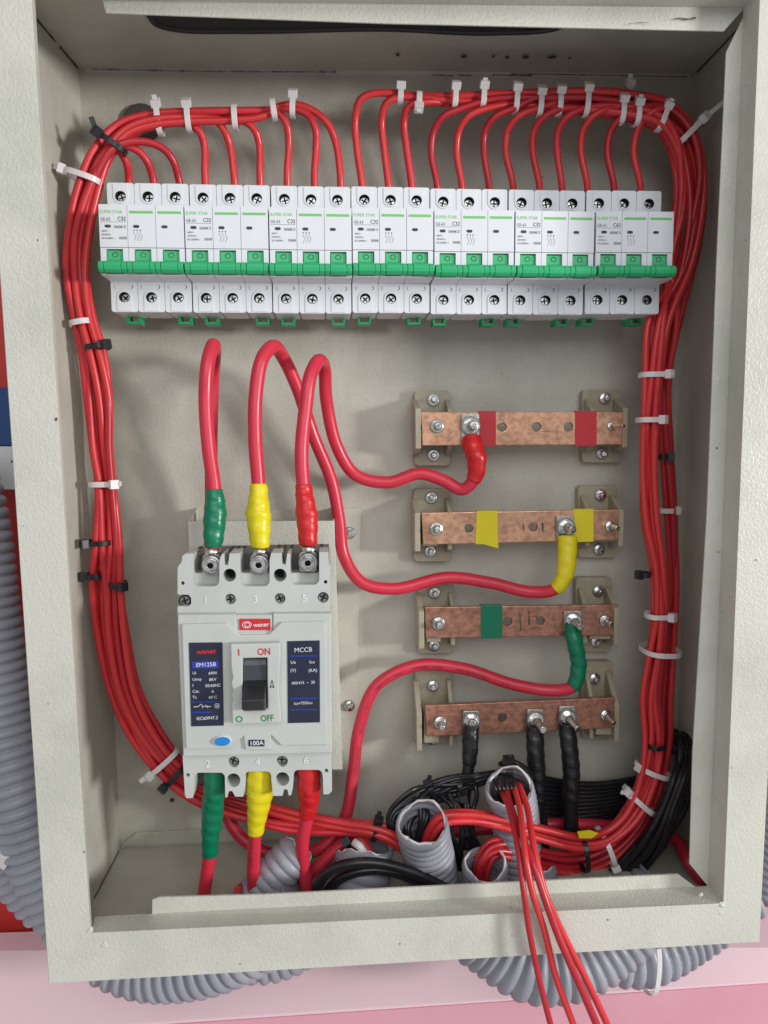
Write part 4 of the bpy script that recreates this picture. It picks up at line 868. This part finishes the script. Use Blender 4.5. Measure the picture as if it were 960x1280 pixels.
for i in range(12):
    k = i / 11; a = i % 4 + random.uniform(-.5, .5); b_ = i // 4 + random.uniform(-.6, .6); e = random.uniform(-6, 14)
    bw([(672, 972 + 66 * k, -.022), (720, 980 + 56 * k, -.020), (770, 978 + 48 * k, -.018), (812, 966 + 38 * k, -.018), (832 - 4 * k, 938 + 20 * k, -.020), (842 + 5 * a - 3 * b_, 918 + 3 * b_ + e, -.034 - .003 * b_), (849 + 5 * a, 938 + 3 * b_ + e, -.05), (846 + 6 * a - b_, 970, -.060 - .004 * b_), (834 + 7 * a - 3 * b_, 1010, -.062 - .004 * b_), (806 + 9 * a, 1046 + 5 * b_, -.062 - .003 * b_), (778 + 10 * a, 1076 + 6 * b_, -.060), (742 + 12 * a, 1110 + 4 * b_, -.058)], .0026,
       'black wire crossing behind the bottom busbar tails and looping down the right corner', 'black wires looping in the lower right corner')
for i in range(4):
    x = 706 + i * 4.5
    bw([(x, 975, -.036), (x + 1, 1010, -.036), (x + 2, 1050, -.036), (x + 3, 1100, -.04)], .0013, 'thin upright black wire below the rightmost black tail, ' + ['leftmost of four', 'second from left of four', 'third from left of four', 'rightmost of four'][i], 'thin upright black wires')
for i in range(6):
    bw([(617 + i * 5, 975, -.074 - .002 * (i % 2)), (619 + i * 5, 985, -.082), (622 + i * 4, 1000, -.076), (626 + i * 4, 1030, -.066)], .0012, 'thin black wire dropping into the tallest open conduit', 'thin black wires entering the tallest conduit')
wire('red_cable', pxs([(440, 1036, -.055), (452, 1050, -.06), (462, 1068, -.066), (470, 1100, -.07)]), .004, WRED, 'short dark red cable disappearing into the low conduit beside the white label', 'cable')
wire('red_cable', pxs([(370, 1105, -.06), (395, 1085, -.058), (420, 1062, -.056), (440, 1045, -.055)]), .0046, CRED, 'dark red cable slanting up from the lip behind the clipped bundle', 'cable')
o = wire('red_cable', pxs([(297, 1112, -.08), (303, 1108, -.07), (330, 1098, -.06)]), .0026, WRED, 'cut red wire end poking out on the floor between two thick cables', 'cable')
wire('red_cable', pxs([(880, 1105, -.08), (862, 1080, -.07), (845, 1050, -.05), (800, 1038, -.03), (700, 1030, -.025), (560, 1040, -.02)]), .0048, CRED, 'dark thick red cable lying in the shadow at the lower right corner', 'cable')
bm = bmesh.new(); add_tube(bm, pxs([(442, 1052, -.072), (450, 1058, -.075), (455, 1066, -.076)]), .003, 8); bmesh.ops.recalc_face_normals(bm, faces=bm.faces[:])
tag(mk('white_label', bm, TIEW, None, loc=P(450, 1058, -.075)), 'small crumpled white tag beside the clipped red bundle', 'tag')
bm = bmesh.new(); add_prism(bm, [pxs([(722, 1040), (738, 1038), (748, 1042), (740, 1048), (724, 1048)], -.0785)], (0, .001, 0)); fin(bm)
tag(mk('tape_flag', bm, TYEL, None, loc=P(735, 1043, -.0785), bevel=.0002), 'yellow tape flag stuck on the red bundle near the bottom right', 'tape')

# ================================================================== CABLE TIES
def tie(px, py, y, ang, wpx, hd, color, label, head=None, tail=0.0, tdir=None, band=.0038, hsize=1.0):
    """ang: direction of the bundle in the picture (deg, 0 = horizontal); head: loop angle in deg (90 = camera side, 0 = up/left side of bundle)"""
    m = TIEW if color == 'w' else TIEB; c = P(px, py, y); a = R_(ang)
    t = Vector((math.cos(a), 0, math.sin(a))); u = Vector((-math.sin(a), 0, math.cos(a))); v = -Y
    hw = wpx / 2 * mpp(y) + .0006; th = .0007; n = 28; bm = bmesh.new()
    rings = []
    for i in range(n):
        q = 2 * PI * i / n; cs, sn = math.cos(q), math.sin(q)
        e = .75; r = Vector((math.copysign(abs(cs) ** e, cs), math.copysign(abs(sn) ** e, sn), 0))
        nrm = (u * cs * hd + v * sn * hw).normalized()
        p = c + u * (r.x * hw) + v * (r.y * hd)
        rings.append([bm.verts.new(p + t * s * band / 2 + nrm * o_) for s, o_ in ((-1, 0), (1, 0), (1, th), (-1, th))])
    for i in range(n):
        A, B_ = rings[i], rings[(i + 1) % n]
        for k in range(4): bm.faces.new((A[k], A[(k + 1) % 4], B_[(k + 1) % 4], B_[k]))
    if head is not None:
        q = R_(head); cs, sn = math.cos(q), math.sin(q); nrm = (u * cs * hd + v * sn * hw).normalized(); tan = nrm.cross(t).normalized()
        p = c + u * (math.copysign(abs(cs) ** .75, cs) * hw) + v * (math.copysign(abs(sn) ** .75, sn) * hd) + nrm * .002 * hsize
        def obox(pc, ax, bx, cx_, da, db, dc):
            vs = [bm.verts.new(pc + ax * (i * da / 2) + bx * (j * db / 2) + cx_ * (k * dc / 2)) for i in (-1, 1) for j in (-1, 1) for k in (-1, 1)]
            for f in ((0, 1, 3, 2), (4, 6, 7, 5), (0, 4, 5, 1), (2, 3, 7, 6), (0, 2, 6, 4), (1, 5, 7, 3)): bm.faces.new([vs[i_] for i_ in f])
        obox(p, t, nrm, tan, .0062 * hsize, .0048 * hsize, .0058 * hsize)
        if tail:
            td = (nrm if tdir is None else (X * tdir[0] + Z * tdir[1] - Y * (tdir[2] if len(tdir) > 2 else .1))).normalized(); side = t if abs(td.dot(t)) < .8 else tan
            side = (side - td * side.dot(td)).normalized()
            obox(p + td * (tail / 2 + .001), td, side, td.cross(side), tail, band * .85, .0012)
    fin(bm)
    return tag(mk('cable_tie', bm, m, None, loc=c, bevel=.0003), label, 'cable tie', 'white cable ties' if color == 'w' else 'black cable ties')
T_ = -.047
tie(199, 151, T_, 5, 30, .0062, 'w', 'white cable tie with upright head, first on the top left bundle from the corner', 35, .004)
tie(236, 149, T_, 3, 26, .0060, 'w', 'white cable tie with upright head, second on the top left bundle', 35)
tie(294, 147, T_, 2, 24, .0060, 'w', 'white cable tie with hidden head in the middle of the top left bundle')
tie(342, 137, T_, 8, 20, .0055, 'w', 'white cable tie without visible head, beside the last headed one on top left bundle')
tie(366, 134, T_, -3, 20, .0055, 'w', 'white cable tie with head at the right end of the top left bundle', 35)
tie(104, 222, -.056, 72, 40, .0080, 'w', 'white cable tie with head poking left where the left bundle turns down', 15, .004, (-1, .35, 0))
tie(102, 404, -.056, 100, 22, .0078, 'w', 'white cable tie high on the left bundle, just above a black one')
tie(131, 605, -.053, 90, 34, .0080, 'w', 'white cable tie across the left bundle at mid height, head on the right', 130, .004, (1, .1, .1))
tie(205, 952, -.047, -50, 42, .0080, 'w', 'white cable tie low on the left bundle beside the big breaker, tail down left', 150, .006, (-1, -.5, .1))
tie(140, 180, -.056, 57, 34, .0070, 'b', 'black cable tie at the top left bend where three wires split off', 45, .008, (-.3, 1, .2))
tie(122, 434, -.056, -82, 24, .0080, 'b', 'black cable tie high on the left bundle, right below a white one', 40)
tie(124, 678, -.053, 90, 26, .0080, 'b', 'black cable tie on the left half of the left bundle, below the mid white tie', 40)
tie(119, 719, -.051, 90, 16, .0080, 'b', 'black cable tie sticking out at the left edge of the left bundle', 30)
tie(148, 731, -.051, 90, 15, .0080, 'b', 'black cable tie at the right edge of the left bundle, lowest of three there', 130)
tie(219, 968, -.047, -45, 36, .0080, 'b', 'black cable tie by the lower left corner of the big breaker', 150)
tie(469, 1037, -.068, -15, 24, .0060, 'b', 'black cable tie with raised head on the red bundle entering the open conduit', 20, .007, (.1, 1, .2))
tie(437, 1052, -.06, 30, 22, .0058, 'b', 'black cable tie around the loose cables under the clipped red bundle', 60)
R4 = -.048
tops = [(500, 121, 14, 35, 'between the first two right hand wires', 0), (523, 126, 15, 150, 'with its head pointing down, second on the top right bundle', 0), (568, 124, 20, 35, 'third from left on the top right bundle', 0), (603, 123, 20, 35, 'fourth from left on the top right bundle', 0),
        (644, 127, 24, 35, 'fifth from left on the top right bundle', 0), (674, 131, 24, 40, 'sixth from left on the top right bundle, set a little lower', 0), (698, 130, 24, 35, 'seventh from left on the top right bundle', 0), (732, 129, 28, 35, 'eighth from left on the top right bundle', 0),
        (776, 141, 24, 35, 'ninth from left on the top right bundle, beside its close twin', 0), (795, 144, 22, 35, 'tenth from left on the top right bundle, close right of its twin', 0), (827, 149, 26, 35, 'last on the top right bundle before it bends down', 0)]
for (x, y_, w_, h, s, k) in tops:
    tie(x, y_, R4 - .001, -3 if x < 800 else -20, w_, .0058, 'w', 'white cable tie ' + s, h, .003 if x % 2 else 0, hsize=1.0)
tie(785, 116, -.034, 0, 12, .004, 'w', 'white cable tie with head standing up behind the top right bundle', 35, .005, (0, 1, 0))
tie(862, 165, -.046, -45, 44, .0066, 'w', 'white cable tie at the top right bend with long tail towards the flange', 50, .022, (.8, .6, .3))
tie(817, 469, -.050, 90, 32, .0085, 'w', 'white cable tie high on the right bundle, below the breakers, head on its right', 130, .002)
tie(811, 525, -.051, 90, 26, .0085, 'w', 'white cable tie on the right bundle beside the topmost busbar', 130)
tie(832, 638, -.034, 90, 18, .0060, 'w', 'white cable tie head poking out right behind the right bundle at mid height', 175, .003)
tie(822, 769, -.049, 90, 28, .0085, 'w', 'white cable tie on the right bundle level with the third busbar', 130)
tie(825, 813, -.045, 88, 44, .0155, 'w', 'white cable tie around the whole right bundle between third and fourth busbars')
tie(816, 962, -.048, 70, 42, .0125, 'w', 'white cable tie low on the right bundle with head left, upper of two slanting ones', 20, .010, (1, -.35, .6))
tie(798, 1000, -.051, 48, 42, .0135, 'w', 'white cable tie low on the right bundle with head left, lower of two slanting ones', 20, .006, (-1, .25, .2))
tie(757, 1058, -.056, 20, 44, .0140, 'w', 'white cable tie with head hanging below the right bundle near the lip', 150, .002)
tie(818, 930, -.052, 90, 20, .0088, 'b', 'black cable tie low on the right bundle beside the bottom busbar')
tie(727, 1063, -.060, 5, 46, .0140, 'b', 'black cable tie around the red bundle next to the yellow tape flag')
tie(828, 571, -.040, 90, 10, .0048, 'b', 'small black cable tie on the right bundle level with the second busbar top', 150)
tie(806, 718, -.049, 90, 8, .0048, 'b', 'small black cable tie on the left edge of the right bundle above the third busbar', 10)
tie(540, 988, -.049, 25, 24, .006, 'b', 'black cable tie on the arching thin black wires, left one with raised head', 30, .006, (.2, 1, .1))
tie(575, 985, -.046, 15, 22, .006, 'b', 'black cable tie on the arching thin black wires, right one', 140, .008, (.5, -1, .3))
tie(634, 962, -.052, 0, 22, .009, 'b', 'black cable tie topping the black wires above the tallest open conduit', 25, .004, (.1, 1, .1), hsize=1.3)
tie(806, 1191, -.041, -4, 88, .0255, 'w', 'white cable tie around the conduit under the lower right corner', 20)
tie(15, 1058, -.05, -35, 20, .010, 'w', 'white cable tie with tail on the conduit outside the lower left', 90, .012, (.8, .5, .2), hsize=1.8)

# ================================================================== SURROUNDINGS
def slab(name, corners, y, th, m, label=None, cat=None, kind=None):
    bm = bmesh.new(); add_prism(bm, [pxs(corners, y)], (0, th, 0)); fin(bm); o = mk(name, bm, m, None, loc=P(*corners[-1], y), bevel=.001)
    if kind: o['kind'] = kind
    if label: tag(o, label, cat)
    return o
slab('wall', [(-900, -600), (1900, -600), (1900, 1900), (-900, 1900)], .12, .02, WALLM, kind='structure')
slab('red_board', [(-300, 250), (200, 250), (200, 1185), (-300, 1190)], .05, .02, REDB, 'red board standing behind the left side of the box', 'board')
slab('blue_carton', [(-140, 484), (100, 484), (100, 557), (-140, 557)], .02, .028, BLUEB, 'dark blue carton at the left edge beside the box', 'carton')
slab('white_carton', [(-140, 558), (100, 558), (100, 612), (-140, 612)], .018, .03, WALLM, 'white carton under the dark blue one at the left edge', 'carton')
slab('red_strip', [(860, 1083), (1300, 1083), (1300, 1112), (860, 1112)], .045, .02, REDB, 'red strip seen at the right edge below the thin conduit', 'strip')
slab('red_board', [(-700, 1385), (1600, 1222), (1600, 1700), (-700, 1700)], -.024, .02, REDB, 'red surface below the pink ledge at the bottom right corner', 'board')
# pink ledge: sloping top and lower front
a = [P(-700, 1190, .04), P(1600, 1112, .04), P(1600, 1185, -.03), P(-700, 1342, -.03)]
sheet_bm = bmesh.new(); vs = [sheet_bm.verts.new(p) for p in a]; 
low = [P(1600, 1234, -.028), P(-700, 1402, -.028)]; v2 = [sheet_bm.verts.new(p) for p in low]
sheet_bm.faces.new(vs); fin(sheet_bm)
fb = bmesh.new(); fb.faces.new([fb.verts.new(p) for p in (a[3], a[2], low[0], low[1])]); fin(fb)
pl_ = tag(mk('pink_ledge', sheet_bm, PINK, None, loc=a[0], solid=.003, bevel=.003, seg=4), 'pale pink ledge running under the box across the bottom of the picture', 'ledge')
pl_['_w'] = tuple(a[0])
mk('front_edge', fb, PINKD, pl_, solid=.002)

for o in list(bpy.data.objects):
    if '_w' in o: del o['_w']
